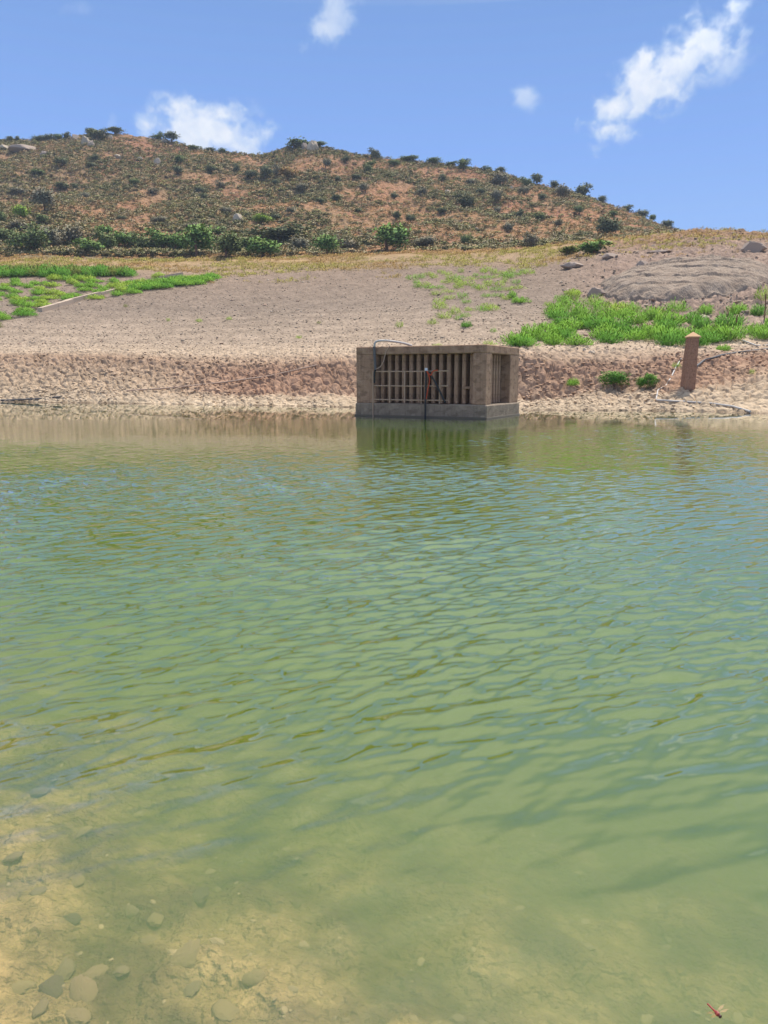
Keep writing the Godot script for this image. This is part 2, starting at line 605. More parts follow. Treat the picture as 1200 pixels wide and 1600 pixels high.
func make_sky() -> PanoramaSkyMaterial:
	var W := 4096
	var H := 2048
	var im := Image.create(W, H, false, Image.FORMAT_RGB8)
	var stops := [[-90.0, Color8(120, 128, 130)], [-0.5, Color8(150, 165, 180)], [0.0, Color8(166, 198, 245)], [8.0, Color8(151, 189, 246)], [15.0, Color8(135, 174, 240)], [24.0, Color8(121, 159, 221)], [40.0, Color8(98, 140, 208)], [90.0, Color8(70, 115, 192)]]
	for j in H:
		var el := 90.0 - (j + 0.5) * 180.0 / H
		var k := 0
		while k < stops.size() - 2 and el > stops[k + 1][0]: k += 1
		var c: Color = stops[k][1].lerp(stops[k + 1][1], clampf((el - stops[k][0]) / (stops[k + 1][0] - stops[k][0]), 0.0, 1.0))
		im.fill_rect(Rect2i(0, j, W, 1), stored(c))
	# bright veil added above the frame to lighten water reflections, strongest towards the sun (36 degrees right of ahead, 66 degrees up)
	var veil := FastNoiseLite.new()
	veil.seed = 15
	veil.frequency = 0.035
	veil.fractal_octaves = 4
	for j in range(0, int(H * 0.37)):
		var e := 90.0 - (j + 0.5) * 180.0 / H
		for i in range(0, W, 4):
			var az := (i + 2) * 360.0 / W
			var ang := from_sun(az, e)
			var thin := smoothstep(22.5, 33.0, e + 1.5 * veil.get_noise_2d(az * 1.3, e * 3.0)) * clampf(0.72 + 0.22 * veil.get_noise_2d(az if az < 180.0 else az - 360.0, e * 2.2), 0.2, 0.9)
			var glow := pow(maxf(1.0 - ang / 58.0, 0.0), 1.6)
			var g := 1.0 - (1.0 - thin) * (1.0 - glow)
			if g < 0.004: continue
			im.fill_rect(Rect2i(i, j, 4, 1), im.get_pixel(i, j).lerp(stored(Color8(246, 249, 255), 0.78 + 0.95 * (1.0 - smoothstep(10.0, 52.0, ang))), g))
	var n := FastNoiseLite.new()
	n.seed = 5
	n.frequency = 0.35
	n.fractal_octaves = 7
	n.fractal_gain = 0.56
	n.domain_warp_enabled = true
	n.domain_warp_amplitude = 1.6
	n.domain_warp_frequency = 0.5
	# each cloud: picture point or bearing, then half length, half width, tilt (degrees), strength, fuzz
	var clouds := []
	for c in [[316, 207, 4.2, 1.9, 0, 1.15, 0.7], [300, 185, 2.2, 1.3, 10, 0.8, 0.9], [385, 215, 1.6, 1.4, 0, 0.7, 0.9], [1000, 140, 3.6, 1.7, 42, 1.25, 0.8], [1072, 92, 3.5, 1.8, 38, 1.05, 0.8], [1118, 52, 2.1, 1.3, 30, 0.95, 0.8], [958, 172, 1.7, 1.2, 30, 0.8, 0.8], [1130, 105, 2.0, 0.9, 20, 0.5, 0.9], [820, 155, 0.75, 1.0, 60, 0.62, 0.8], [530, 20, 2.4, 1.2, 45, 0.62, 1.0], [505, 45, 0.9, 1.0, 60, 0.45, 1.0], [400, 170, 0.6, 0.7, 60, 0.25, 1.0], [125, 17, 1.0, 0.5, 0, 0.22, 1.0]]:
		var v := aim(c[0], c[1])
		clouds.append([rad_to_deg(atan(v.x)), rad_to_deg(atan(v.y / sqrt(1.0 + v.x * v.x))), c[2], c[3], c[4], c[5], c[6]])
	var r := RandomNumberGenerator.new()
	r.seed = 77
	for k in 26:
		var az := 45.0 + 270.0 * (k + r.randf()) / 26.0
		clouds.append([wrapf(az, -180.0, 180.0), r.randf_range(8.0, 34.0), r.randf_range(3.0, 9.0), r.randf_range(1.5, 3.5), r.randf_range(-30, 40), r.randf_range(0.6, 1.2), 0.9])
	for c in clouds:
		var reach: float = maxf(c[2], c[3]) * 2.0
		var wide := reach / maxf(cos(deg_to_rad(c[1])), 0.2)
		var ca := cos(deg_to_rad(c[4]))
		var sa := sin(deg_to_rad(c[4]))
		var i0 := int((c[0] - wide) / 360.0 * W)
		var i1 := int((c[0] + wide) / 360.0 * W)
		var j0 := maxi(int((90.0 - c[1] - reach) / 180.0 * H), 0)
		var j1 := mini(int((90.0 - c[1] + reach) / 180.0 * H), int(H * 0.5) - 1)
		for j in range(j0, j1):
			var el := 90.0 - (j + 0.5) * 180.0 / H
			for i in range(i0, i1):
				var az := (i + 0.5) * 360.0 / W
				var x: float = (az - c[0]) * cos(deg_to_rad(el))
				var y: float = el - c[1]
				var p := Vector2(x * ca + y * sa, (-x * sa + y * ca)) / Vector2(c[2], c[3])
				var fall := 1.0 - p.length() * 0.72
				if fall <= 0.0: continue
				var q: float = fall + c[6] * 0.75 * n.get_noise_2d(az * 1.2, el * 1.5)
				var a: float = smoothstep(0.1, 1.0, q) * c[5]
				if a <= 0.003: continue
				a = minf(a, 0.97)
				var ii := posmod(i, W)
				var under := im.get_pixel(ii, j)
				var top := Color8(236, 241, 251).lerp(Color8(216, 227, 246), clampf(0.5 - 0.5 * p.y + n.get_noise_2d(az * 2.0 + 50.0, el * 2.0), 0.0, 1.0))
				im.set_pixel(ii, j, under.lerp(stored(top, 1.0 + 2.2 * (1.0 - smoothstep(18.0, 50.0, from_sun(az, el)))), a))
	var sky := PanoramaSkyMaterial.new()
	sky.panorama = ImageTexture.create_from_image(im)
	return sky

# ------------------------------------------------------------------ scene
func _ready() -> void:
	rng.seed = 20
	# camera, sky, sun, exposure
	var cam := Camera3D.new()
	cam.name = "camera"
	cam.fov = rad_to_deg(2.0 * atan(800.0 / FOCAL))
	cam.near = 0.05
	cam.far = 2000.0
	cam.position = Vector3(0, EYE, 0)
	cam.rotation_degrees = Vector3(-PITCH, 0, 0)
	add_child(cam)
	var env := Environment.new()
	env.background_mode = Environment.BG_SKY
	env.sky = Sky.new()
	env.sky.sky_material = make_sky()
	env.tonemap_mode = Environment.TONE_MAPPER_LINEAR
	env.tonemap_exposure = 1.2
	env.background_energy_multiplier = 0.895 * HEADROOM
	env.fog_enabled = true
	env.fog_density = 0.00028
	env.fog_light_color = Color(0.82, 0.89, 0.97)
	env.sdfgi_enabled = true
	env.ssao_enabled = true
	env.ssil_enabled = true
	env.volumetric_fog_enabled = true
	env.volumetric_fog_density = 0.0
	var we := WorldEnvironment.new()
	we.name = "environment"
	we.environment = env
	add_child(we)
	var sun := DirectionalLight3D.new()
	sun.name = "sun"
	sun.light_energy = 1.6
	sun.light_color = Color(1.0, 0.955, 0.89)
	sun.light_angular_distance = 0.5
	sun.shadow_enabled = true
	var el := deg_to_rad(66.0)
	var az := deg_to_rad(36.0)     # to the right of straight ahead
	var to_sun := Vector3(sin(az) * cos(el), sin(el), -cos(az) * cos(el))
	sun.look_at_from_position(to_sun * 50.0, Vector3.ZERO, Vector3.UP)
	add_child(sun)
	make_materials()
	make_land_lines()
	make_bank()
	make_hill()
	make_bed()
	make_water()
	make_tower()
	make_post()
	make_pipes()
	make_rocks()
	make_bank_plants()
	make_hill_plants()
	make_small()

func make_land_lines() -> void:
	for p in [[n_big, 1, 0.045, 4], [n_gully, 2, 0.16, 4], [n_mid, 3, 0.55, 3], [n_fine, 4, 1.0, 3], [n_patch, 5, 0.03, 4]]:
		p[0].seed = p[1]
		p[0].frequency = p[2]
		p[0].fractal_octaves = p[3]
	n_gully.fractal_type = FastNoiseLite.FRACTAL_RIDGED
	n_crack.seed = 9
	n_crack.noise_type = FastNoiseLite.TYPE_CELLULAR
	n_crack.frequency = 1.9
	n_crack.cellular_return_type = FastNoiseLite.RETURN_DISTANCE2_SUB
	n_crack.cellular_jitter = 1.0
	n_crack.fractal_type = FastNoiseLite.FRACTAL_NONE
	var water := [[-900, 622], [-300, 626], [0, 628], [300, 632], [480, 635], [560, 637], [810, 641], [1030, 642], [1100, 643], [1200, 647], [1500, 655], [2100, 668]]
	add_line(water, true, 6)
	for k in 2:          # two lines under water, drawn in towards the camera
		var row := lines[k].duplicate() if k else lines[0].duplicate()
		if k == 0:
			for i in SN + 1: row[i] = Vector2(lines[0][i].x - 3.0, -0.7)
			lines.insert(0, row)
		else:
			row = lines[1].duplicate()
			for i in SN + 1: row[i] = Vector2(lines[1][i].x - 14.0, -4.0)
			lines.insert(0, row)
	add_line([[-300, 596, 60], [0, 600, 56], [200, 607, 52], [350, 614, 50.5], [560, 614, 49], [680, 618, 47], [810, 622, 45.5], [930, 608, 44.5], [1000, 606, 43], [1040, 613, 41], [1075, 608, 41], [1140, 592, 42], [1200, 582, 42], [1500, 570, 42]])
	add_line([[-300, 556, 66], [0, 557, 62], [200, 561, 58], [350, 568, 55], [480, 562, 53], [560, 562, 52], [810, 563, 48], [930, 565, 47], [1000, 563, 46.5], [1075, 557, 47], [1200, 549, 48], [1500, 545, 48]])
	add_line([[-300, 549, 70], [0, 549, 65], [350, 551, 60], [560, 548, 56], [810, 543, 51], [1075, 543, 50.5], [1200, 536, 52], [1500, 530, 52]])
	add_line([[-300, 535, 78], [0, 535, 73], [350, 534, 69], [560, 531, 64], [810, 528, 58], [1075, 523, 58], [1200, 508, 59], [1500, 500, 60]])
	add_line([[-300, 488, 92], [0, 486, 90], [350, 484, 88], [560, 479, 85], [810, 474, 80], [960, 478, 75], [1075, 476, 73], [1200, 458, 74], [1500, 450, 76]])
	add_line([[-300, 436, 116], [0, 436, 112], [350, 434, 110], [560, 425, 114], [810, 418, 110], [960, 410, 100], [1075, 402, 98], [1200, 395, 98], [1500, 390, 100]])
	add_line([[-300, 407, 140], [0, 408, 136], [350, 407, 134], [560, 401, 136], [810, 391, 134], [960, 379, 128], [1040, 371, 124], [1075, 363, 120], [1120, 362, 118], [1200, 365, 117], [1500, 372, 115]], false, 1)
	add_line([[-300, 393, 156], [0, 394, 152], [350, 397, 150], [560, 393, 152], [810, 383, 158], [960, 374, 168], [1040, 372, 172], [1080, 376, 176], [1200, 395, 178], [1500, 420, 180]])
	add_line([[-300, 300, 236], [0, 302, 230], [350, 308, 226], [560, 312, 224], [810, 325, 226], [960, 346, 230], [1040, 360, 232], [1080, 372, 232], [1200, 400, 230], [1500, 440, 228]])
	add_line([[-500, 232, 330], [0, 219, 315], [60, 217, 315], [110, 215, 315], [130, 211, 314], [150, 209, 314], [195, 210, 312], [250, 219, 310], [300, 229, 308], [350, 239, 306], [410, 243, 302], [450, 229, 298], [480, 222, 297], [512, 228, 297], [560, 241, 296], [640, 247, 294], [720, 258, 292], [780, 269, 290], [830, 283, 288], [880, 296, 284], [930, 313, 280], [980, 329, 276], [1020, 343, 270], [1065, 361, 262], [1100, 376, 260], [1200, 425, 255], [1500, 480, 250]], false, 0)
	var back := lines[-1].duplicate()
	for i in SN + 1: back[i] = Vector2(back[i].x + 90.0, back[i].y - 14.0)
	lines.append(back)

func columns(fine: float, step: float, far: float) -> PackedFloat32Array:
	var half: Array[float] = []
	var s := step * 0.5
	var d := step
	while s < far:
		half.append(s)
		if s > fine: d *= 1.25
		s += d
	half.append(far)
	var out := PackedFloat32Array()
	for k in range(half.size() - 1, -1, -1): out.append(-half[k])
	for v in half: out.append(v)
	return out

func land_mesh(cols: PackedFloat32Array, us: PackedFloat32Array, uv_scale: float, drop := 0.0) -> ArrayMesh:
	var nu := cols.size()
	var nv := us.size()
	var p := PackedVector3Array()
	var c := PackedColorArray()
	p.resize(nu * nv)
	c.resize(nu * nv)
	for j in nv:
		var u := us[j]
		for i in nu:
			var s := cols[i]
			var q := on_profile(s, u)
			var x := s * q.x
			p[j * nu + i] = Vector3(x, q.y + relief(x, q.x, s, u) - (drop if j == 0 else 0.0), -q.x)
			c[j * nu + i] = tone(x, q.x, s, u)
	return grid_mesh(p, nu, nv, c, uv_scale)

func rows(parts: Array) -> PackedFloat32Array:
	var us := PackedFloat32Array()
	for k in parts:
		for m in k[2]: us.append(lerpf(k[0], k[1], float(m) / k[2]))
	us.append(parts[-1][1])
	return us

func make_bank() -> void:
	var us := rows([[0, 1, 8], [1, 2, 14], [2, 3, 80], [3, 4, 80], [4, 5, 34], [5, 6, 34], [6, 7, 64], [7, 8, 64], [8, 9, 56]])
	tag(put("bank_ground", land_mesh(columns(0.56, 0.0014, 2.6), us, 19.0), M.bank), "", "", "", "structure")

func make_hill() -> void:
	var us := rows([[9, 10, 16], [10, 11, 70], [11, 12, 90], [12, 13, 10]])
	tag(put("hill", land_mesh(columns(0.56, 0.0024, 2.6), us, 41.0, 0.3), M.hill), "", "", "", "structure")

func bed_height(x: float, d: float) -> float:
	var e := 0.06 + 0.135 * (x + 1.15) + 0.15 * (d - 1.7)
	if x > 0.0: e -= 0.035 * x * clampf(1.6 - (d - 1.7) * 0.6, 0.0, 1.6)
	if e > 0.5: e = 0.5 + (e - 0.5) * 1.35
	e = minf(e, 4.2)
	return -e + 0.05 * n_mid.get_noise_2d(x * 2.2, d * 2.2) + 0.035 * n_fine.get_noise_2d(x * 5.0, d * 5.0) + 0.09 * n_mid.get_noise_2d(x * 0.8, d * 0.8)

func make_bed() -> void:
	var xs := PackedFloat32Array()
	var ds := PackedFloat32Array()
	var x := -90.0
	while x < 90.0:
		xs.append(x)
		x += clampf(absf(x) * 0.14 - 0.18, 0.03, 8.0)
	var d := -30.0
	while d < 60.0:
		ds.append(d)
		d += clampf(absf(d - 3.0) * 0.13 - 0.15, 0.03, 6.0)
	var p := PackedVector3Array()
	var c := PackedColorArray()
	for dd in ds:
		for xx in xs:
			p.append(Vector3(xx, bed_height(xx, dd), -dd))
			var q := n_mid.get_noise_2d(xx * 3.0, dd * 3.0)
			var r := n_fine.get_noise_2d(xx * 9.0, dd * 9.0)
			c.append(Color(.49, .33, .145).lerp(Color(.18, .12, .058), clampf(0.5 + 1.5 * q, 0.0, 1.0)) * (1.0 + 0.45 * r))
	tag(put("lake_bed", grid_mesh(p, xs.size(), ds.size(), c, 1.7), M.bed), "", "", "", "structure")

func make_water() -> void:
	# short-crested wind waves: crests run from near left to far right
	var r := RandomNumberGenerator.new()
	r.seed = 11
	var waves := []
	for k in 37:
		var long := k >= 30
		var lam := (0.32 * pow(1.12, k - 30) if long else 0.055 * pow(1.055, k)) * r.randf_range(0.96, 1.04)
		var ang := deg_to_rad(56.0 + (r.randf_range(-55.0, 55.0) if long else r.randf_range(-32.0, 32.0)))       # travel direction from the x axis
		var slope := 0.032 if long else 0.08
		var kk := TAU / lam
		waves.append([cos(ang) * kk, sin(ang) * kk, slope / kk, r.randf() * TAU, lam])
	var film := ArrayMesh.new()
	water_sheet(film, waves, 0.0018, 1.0, 0.0)
	water_sheet(film, waves, 0.0026, 1.4, -0.004)      # extra sheet just below, added to strengthen the sky reflection
	tag(put("water", film, M.water), "", "", "", "structure")
	var fog := FogVolume.new()
	fog.name = "murky_water"
	fog.shape = RenderingServer.FOG_VOLUME_SHAPE_BOX
	fog.size = Vector3(170, 6, 74)
	fog.position = Vector3(0, -3.035, -33)
	var fm := FogMaterial.new()
	fm.density = 1.3
	fm.albedo = Color(.315, .56, .015).linear_to_srgb()
	fog.material = fm
	tag(fog, "", "", "", "structure")
	add_child(fog)
	# silt stirred up in the shallows
	var silt := FogVolume.new()
	silt.name = "silty_water"
	silt.shape = RenderingServer.FOG_VOLUME_SHAPE_ELLIPSOID
	silt.size = Vector3(16, 1.5, 11.0)
	silt.position = Vector3(-0.6, -0.80, -1.6)
	var sm := FogMaterial.new()
	sm.density = 0.42
	sm.albedo = Color(.82, .93, .05).linear_to_srgb()
	silt.material = sm
	tag(silt, "", "", "", "structure")
	add_child(silt)

func water_sheet(into: ArrayMesh, waves: Array, step: float, coarse: float, y0: float) -> void:
	var cols := columns(0.56, step, 6.0)
	var ds := PackedFloat32Array()
	ds.append_array([-4.0, -1.0, 0.0, 0.3])
	var d := 0.6
	while d < 64.0:
		ds.append(d)
		d += coarse * (clampf(d * d / 1923.0 * 1.3, 0.011, 0.052) if d < 30.0 else 0.25)
	var nu := cols.size()
	var nv := ds.size()
	var p := PackedVector3Array()
	var n := PackedVector3Array()
	p.resize(nu * nv)
	n.resize(nu * nv)
	for j in nv:
		d = ds[j]
		var near := 0.32 + 0.68 * smoothstep(1.9, 4.6, d)
		var short := smoothstep(1.8, 4.5, d)
		var gap := clampf(d * d / 1923.0 * 1.3, 0.011, 0.052) if d < 30.0 else 0.25
		for i in nu:
			var s := cols[i]
			var x := s * maxf(d, 6.0) if d < 0.6 else s * d
			if d >= 0.6 and absf(s) > 0.6: x = s * d + signf(s) * (absf(s) - 0.6) * 8.0
			var calm := 18.5 + 7.0 * smoothstep(-0.2, 0.35, s) + 2.5 * n_patch.get_noise_2d(x * 3.0, d * 2.0)
			var a := near * (1.0 - 0.6 * smoothstep(8.0, 17.0, d)) * (1.0 - 0.9 * smoothstep(calm - 3.0, calm + 2.0, d))
			a *= clampf(0.85 + 0.9 * n_big.get_noise_2d(x * 3.0 + 9.0, d * 2.0), 0.25, 1.4)
			var y := y0
			var gx := 0.0
			var gz := 0.0
			if absf(s) < 0.8 and d > 0.5:
				for w in waves:
					if w[4] < gap * 2.2: continue
					var ph: float = w[0] * x - w[1] * d + w[3]
					var aa: float = w[2] * a * lerpf(clampf((w[4] - 0.09) * 5.0, 0.2, 1.0), 1.0, short)
					var cs: float = cos(ph) * aa
					y += sin(ph) * aa
					gx += cs * w[0]
					gz += cs * w[1]
			p[j * nu + i] = Vector3(x, y, -d)
			var steep := sqrt(gx * gx + gz * gz)
			var hold := 1.0 / sqrt(1.0 + steep * steep * 6.0)
			n[j * nu + i] = Vector3(-gx * hold, 1.0, -gz * hold).normalized()
	into.add_surface_from_arrays(Mesh.PRIMITIVE_TRIANGLES, grid_mesh(p, nu, nv, PackedColorArray(), 0.0, n).surface_get_arrays(0))

func make_tower() -> void:
	var W := 5.86
	var L := 4.0
	var T := 2.88
	var t := thing("intake_tower", "square concrete intake tower with tall vertical bars standing at the edge of the green water", "intake tower", Vector3(2.34, 0, -33.63), -deg_to_rad(28.0))
	var hx := W * 0.5
	var hz := L * 0.5
	# base in four sides with a battered face, then floor
	var pl := begin()
	block(pl, Vector3(-hx - 0.07, -3.2, -hz - 0.07), Vector3(hx + 0.09, 0.55, hz + 0.07), 0.05, Vector2(0.99, 0.985))
	put("plinth", pl.commit(), M.plinth, t)
	put("wet_band", box_mesh(Vector3(-hx - 0.064, -0.4, -hz - 0.064), Vector3(hx + 0.084, 0.06, hz + 0.064), 0.01), M.wet, t)
	put("roof_slab", box_mesh(Vector3(-hx, T - 0.33, -hz), Vector3(hx, T, hz), 0.03), M.concrete, t)
	# corner pillars: (x from, x to, z from, z to)
	for c in [[-hx + .004, -hx + 0.94, hz - 0.62, hz - .004], [hx - 0.57, hx - .004, hz - 0.62, hz - .004], [-hx + .004, -hx + 0.6, -hz + .004, -hz + 0.62], [hx - 0.9, hx - .004, -hz + .004, -hz + 1.12]]:
		put("pillar", box_mesh(Vector3(c[0], 0.548, c[2]), Vector3(c[1], T - 0.328, c[3]), 0.025), M.concrete, t)
	# the inner well behind the bars, coloured near black for the shade inside
	put("shade_core", box_mesh(Vector3(-hx + 1.35, 0.546, -hz + 0.8), Vector3(hx - 1.35, T - 0.327, hz - 1.0), 0.02), M.well_shade, t)
	var fin := begin()
	block(fin, Vector3(-0.085, 0.545, -0.24), Vector3(0.085, T - 0.326, 0.24), 0.03)
	var fm := fin.commit()
	for k in 13:
		var f := put("bar", fm, M.concrete, t)
		f.position = Vector3(lerpf(-hx + 1.1, hx - 0.72, k / 12.0), 0, hz - 0.52)
		f.rotation.y = 0.02 * sin(k * 3.7)
		var g := put("bar", fm, M.concrete, t)
		g.position = Vector3(lerpf(-hx + 0.85, hx - 0.8, k / 12.0), 0, -hz + 0.35)
	for k in 7:
		for s in [-1, 1]:
			var f := put("bar", fm, M.concrete, t)
			f.position = Vector3(s * (hx - 0.62), 0, lerpf(-hz + 1.35, hz - 0.75, k / 6.0))
			f.rotation.y = PI / 2
	# rubble left on the side ledge
	# pipe railing in front of the bars
	var rail := Node3D.new()
	rail.name = "pipe_railing"
	t.add_child(rail, true)
	var x0 := -hx + 0.86
	var x1 := hx - 1.62
	var z := hz + 0.02
	for y in [0.70, 1.27, 1.86]:
		put("rail", tube_mesh(PackedVector3Array([Vector3(x0, y, z + .02), Vector3((x0 + x1) * 0.5, y - 0.01, z + .02), Vector3(x1 + 0.03, y + 0.005, z + .02)]), 0.026), M.rust, rail)
	for q in [[0.0, -0.6], [0.235, 0.56], [0.44, 0.56], [0.665, 0.56], [0.905, 0.56]]:
		var x := lerpf(x0, x1, q[0])
		put("post", tube_mesh(PackedVector3Array([Vector3(x, q[1], z + 0.06), Vector3(x, 1.2, z + 0.06), Vector3(x, 1.88, z + 0.06)]), 0.026), M.rust, rail)
	put("brace", box_mesh(Vector3(x1 + 0.52, 1.16, hz - 0.33), Vector3(x1 + 0.85, 1.26, hz - 0.25), 0.01), M.concrete, t)
	# things hung on it
	var b := t.transform
	var local := func(a: Array) -> Array: return a.map(func(v): return b * v)
	var xp := lerpf(x0, x1, 0.735)
	var bp := thing("standing_pipe", "black pipe with a pale cap standing upright in the water against the tower railing", "pipe")
	put("pipe_shaft", tube_mesh(PackedVector3Array(local.call([Vector3(xp, -1.5, z + 0.17), Vector3(xp, 0.5, z + 0.17), Vector3(xp + 0.015, 1.9, z + 0.15)])), 0.04, 10), M.black, bp)
	put("pipe_cap", tube_mesh(PackedVector3Array(local.call([Vector3(xp + 0.015, 1.88, z + 0.15), Vector3(xp + 0.02, 1.99, z + 0.15)])), 0.06, 10), M.white, bp)
	var dg := put("strut_pipe", tube_mesh(PackedVector3Array(local.call([Vector3(xp + 0.10, 1.84, z + 0.11), Vector3(xp + 0.42, 1.4, z + 0.11), Vector3(xp + 0.85, 0.62, z + 0.11)])), 0.04, 8), M.black)
	tag(dg, "black pipe leaning slantwise behind the tower railing beside the upright pipe", "pipe")
	var rp := put("red_rope", tube_mesh(smooth_path(local.call([Vector3(xp + 0.5, 1.9, z + 0.08), Vector3(xp + 0.3, 1.86, z + 0.10), Vector3(xp + 0.22, 1.70, z + 0.16), Vector3(xp + 0.12, 1.80, z + 0.2), Vector3(xp + 0.07, 1.84, z + 0.2), Vector3(xp + 0.18, 1.55, z + 0.17), Vector3(xp + 0.10, 1.1, z + 0.17), Vector3(xp + 0.03, 0.75, z + 0.17)])), 0.022, 6), M.strap)
	tag(rp, "red rope knotted round the top rail beside the upright black pipe", "rope")
	var xh := x0 + 0.02
	var ho := thing("roof_hose", "grey hose looping off the tower roof and hanging down its face", "hose")
	put("hose_bend", tube_mesh(smooth_path(local.call([Vector3(xh + 1.25, T + 0.05, hz - 1.0), Vector3(xh + 0.95, T + 0.16, hz - 0.7), Vector3(xh + 0.45, T + 0.24, hz - 0.2), Vector3(xh + 0.13, T + 0.2, hz + 0.06), Vector3(xh + 0.05, T - 0.02, hz + 0.09)])), 0.045, 10), M.hose, ho)
	put("hose_drop", tube_mesh(smooth_path(local.call([Vector3(xh + 0.05, T + 0.0, hz + 0.09), Vector3(xh + 0.06, T - 0.35, hz + 0.08), Vector3(xh + 0.1, T - 0.95, hz + 0.08)])), 0.055, 10), M.darkhose, ho)
	put("hose_tail", tube_mesh(smooth_path(local.call([Vector3(xh + 0.1, T - 0.93, hz + 0.07), Vector3(xh + 0.04, T - 1.1, hz + 0.05), Vector3(xh + 0.02, T - 1.5, hz + 0.04)])), 0.045, 8), M.black, ho)
	var cl := put("hanging_cable", tube_mesh(smooth_path(local.call([Vector3(xh + 0.12, T - 0.93, hz + 0.1), Vector3(xh + 0.35, T - 0.82, hz + 0.1), Vector3(xh + 0.5, T - 0.55, hz + 0.08), Vector3(xh + 0.58, T - 0.2, hz + 0.04), Vector3(xh + 0.72, T + 0.02, hz - 0.03)])), 0.017, 6), M.pipe)
	tag(cl, "thin brown cable looping from the roof edge down to the grey hose", "cable")

func make_post() -> void:
	var at := spot(1074, 607)
	var t := thing("marker_post", "tall square brown post with a pale pyramid cap on the right bank", "marker post", at, deg_to_rad(8.0))
	t.scale = Vector3(0.78, 1.0, 0.78)
	put("lower_shaft", box_mesh(Vector3(-0.37, -0.6, -0.37), Vector3(0.37, 1.45, 0.37), 0.03, Vector2(0.93, 0.93), Vector2(0.07, 0)), M.post, t)
	put("upper_shaft", box_mesh(Vector3(-0.28, 1.452, -0.33), Vector3(0.40, 2.62, 0.33), 0.025, Vector2(0.93, 0.93), Vector2(0.08, 0)), M.post, t)
	var st := begin()
	var c := Vector3(0.15, 2.62, 0)
	var q := [c + Vector3(-.38, .0, -.38), c + Vector3(.38, .0, -.38), c + Vector3(.38, .0, .38), c + Vector3(-.38, .0, .38)]
	var tip := c + Vector3(0, 0.30, 0)
	for k in 4:
		var a: Vector3 = q[k]
		var b: Vector3 = q[(k + 1) % 4]
		var up := Vector3(0, 0.05, 0)
		quad(st, a, b, b + up, a + up, (a + b) * 0.5 - c)
		tri(st, a + up, b + up, tip, (a + b) * 0.5 - c + Vector3(0, 0.3, 0))
	quad(st, q[0], q[1], q[2], q[3], Vector3.DOWN)
	put("cap", st.commit(), M.cap, t)

func lay(pts: Array, lift: float, dense := 3) -> PackedVector3Array:      # a path over picture points, laid on the ground
	var out := []
	for i in pts.size() - 1:
		for k in dense:
			var f := float(k) / dense
			out.append(Vector2(pts[i][0], pts[i][1]).lerp(Vector2(pts[i + 1][0], pts[i + 1][1]), f))
	out.append(Vector2(pts[-1][0], pts[-1][1]))
	var path := []
	for v in out:
		var p := spot(v.x, v.y)
		path.append(Vector3(p.x, maxf(p.y, -0.02) + lift, p.z))
	return smooth_path(path, 3)

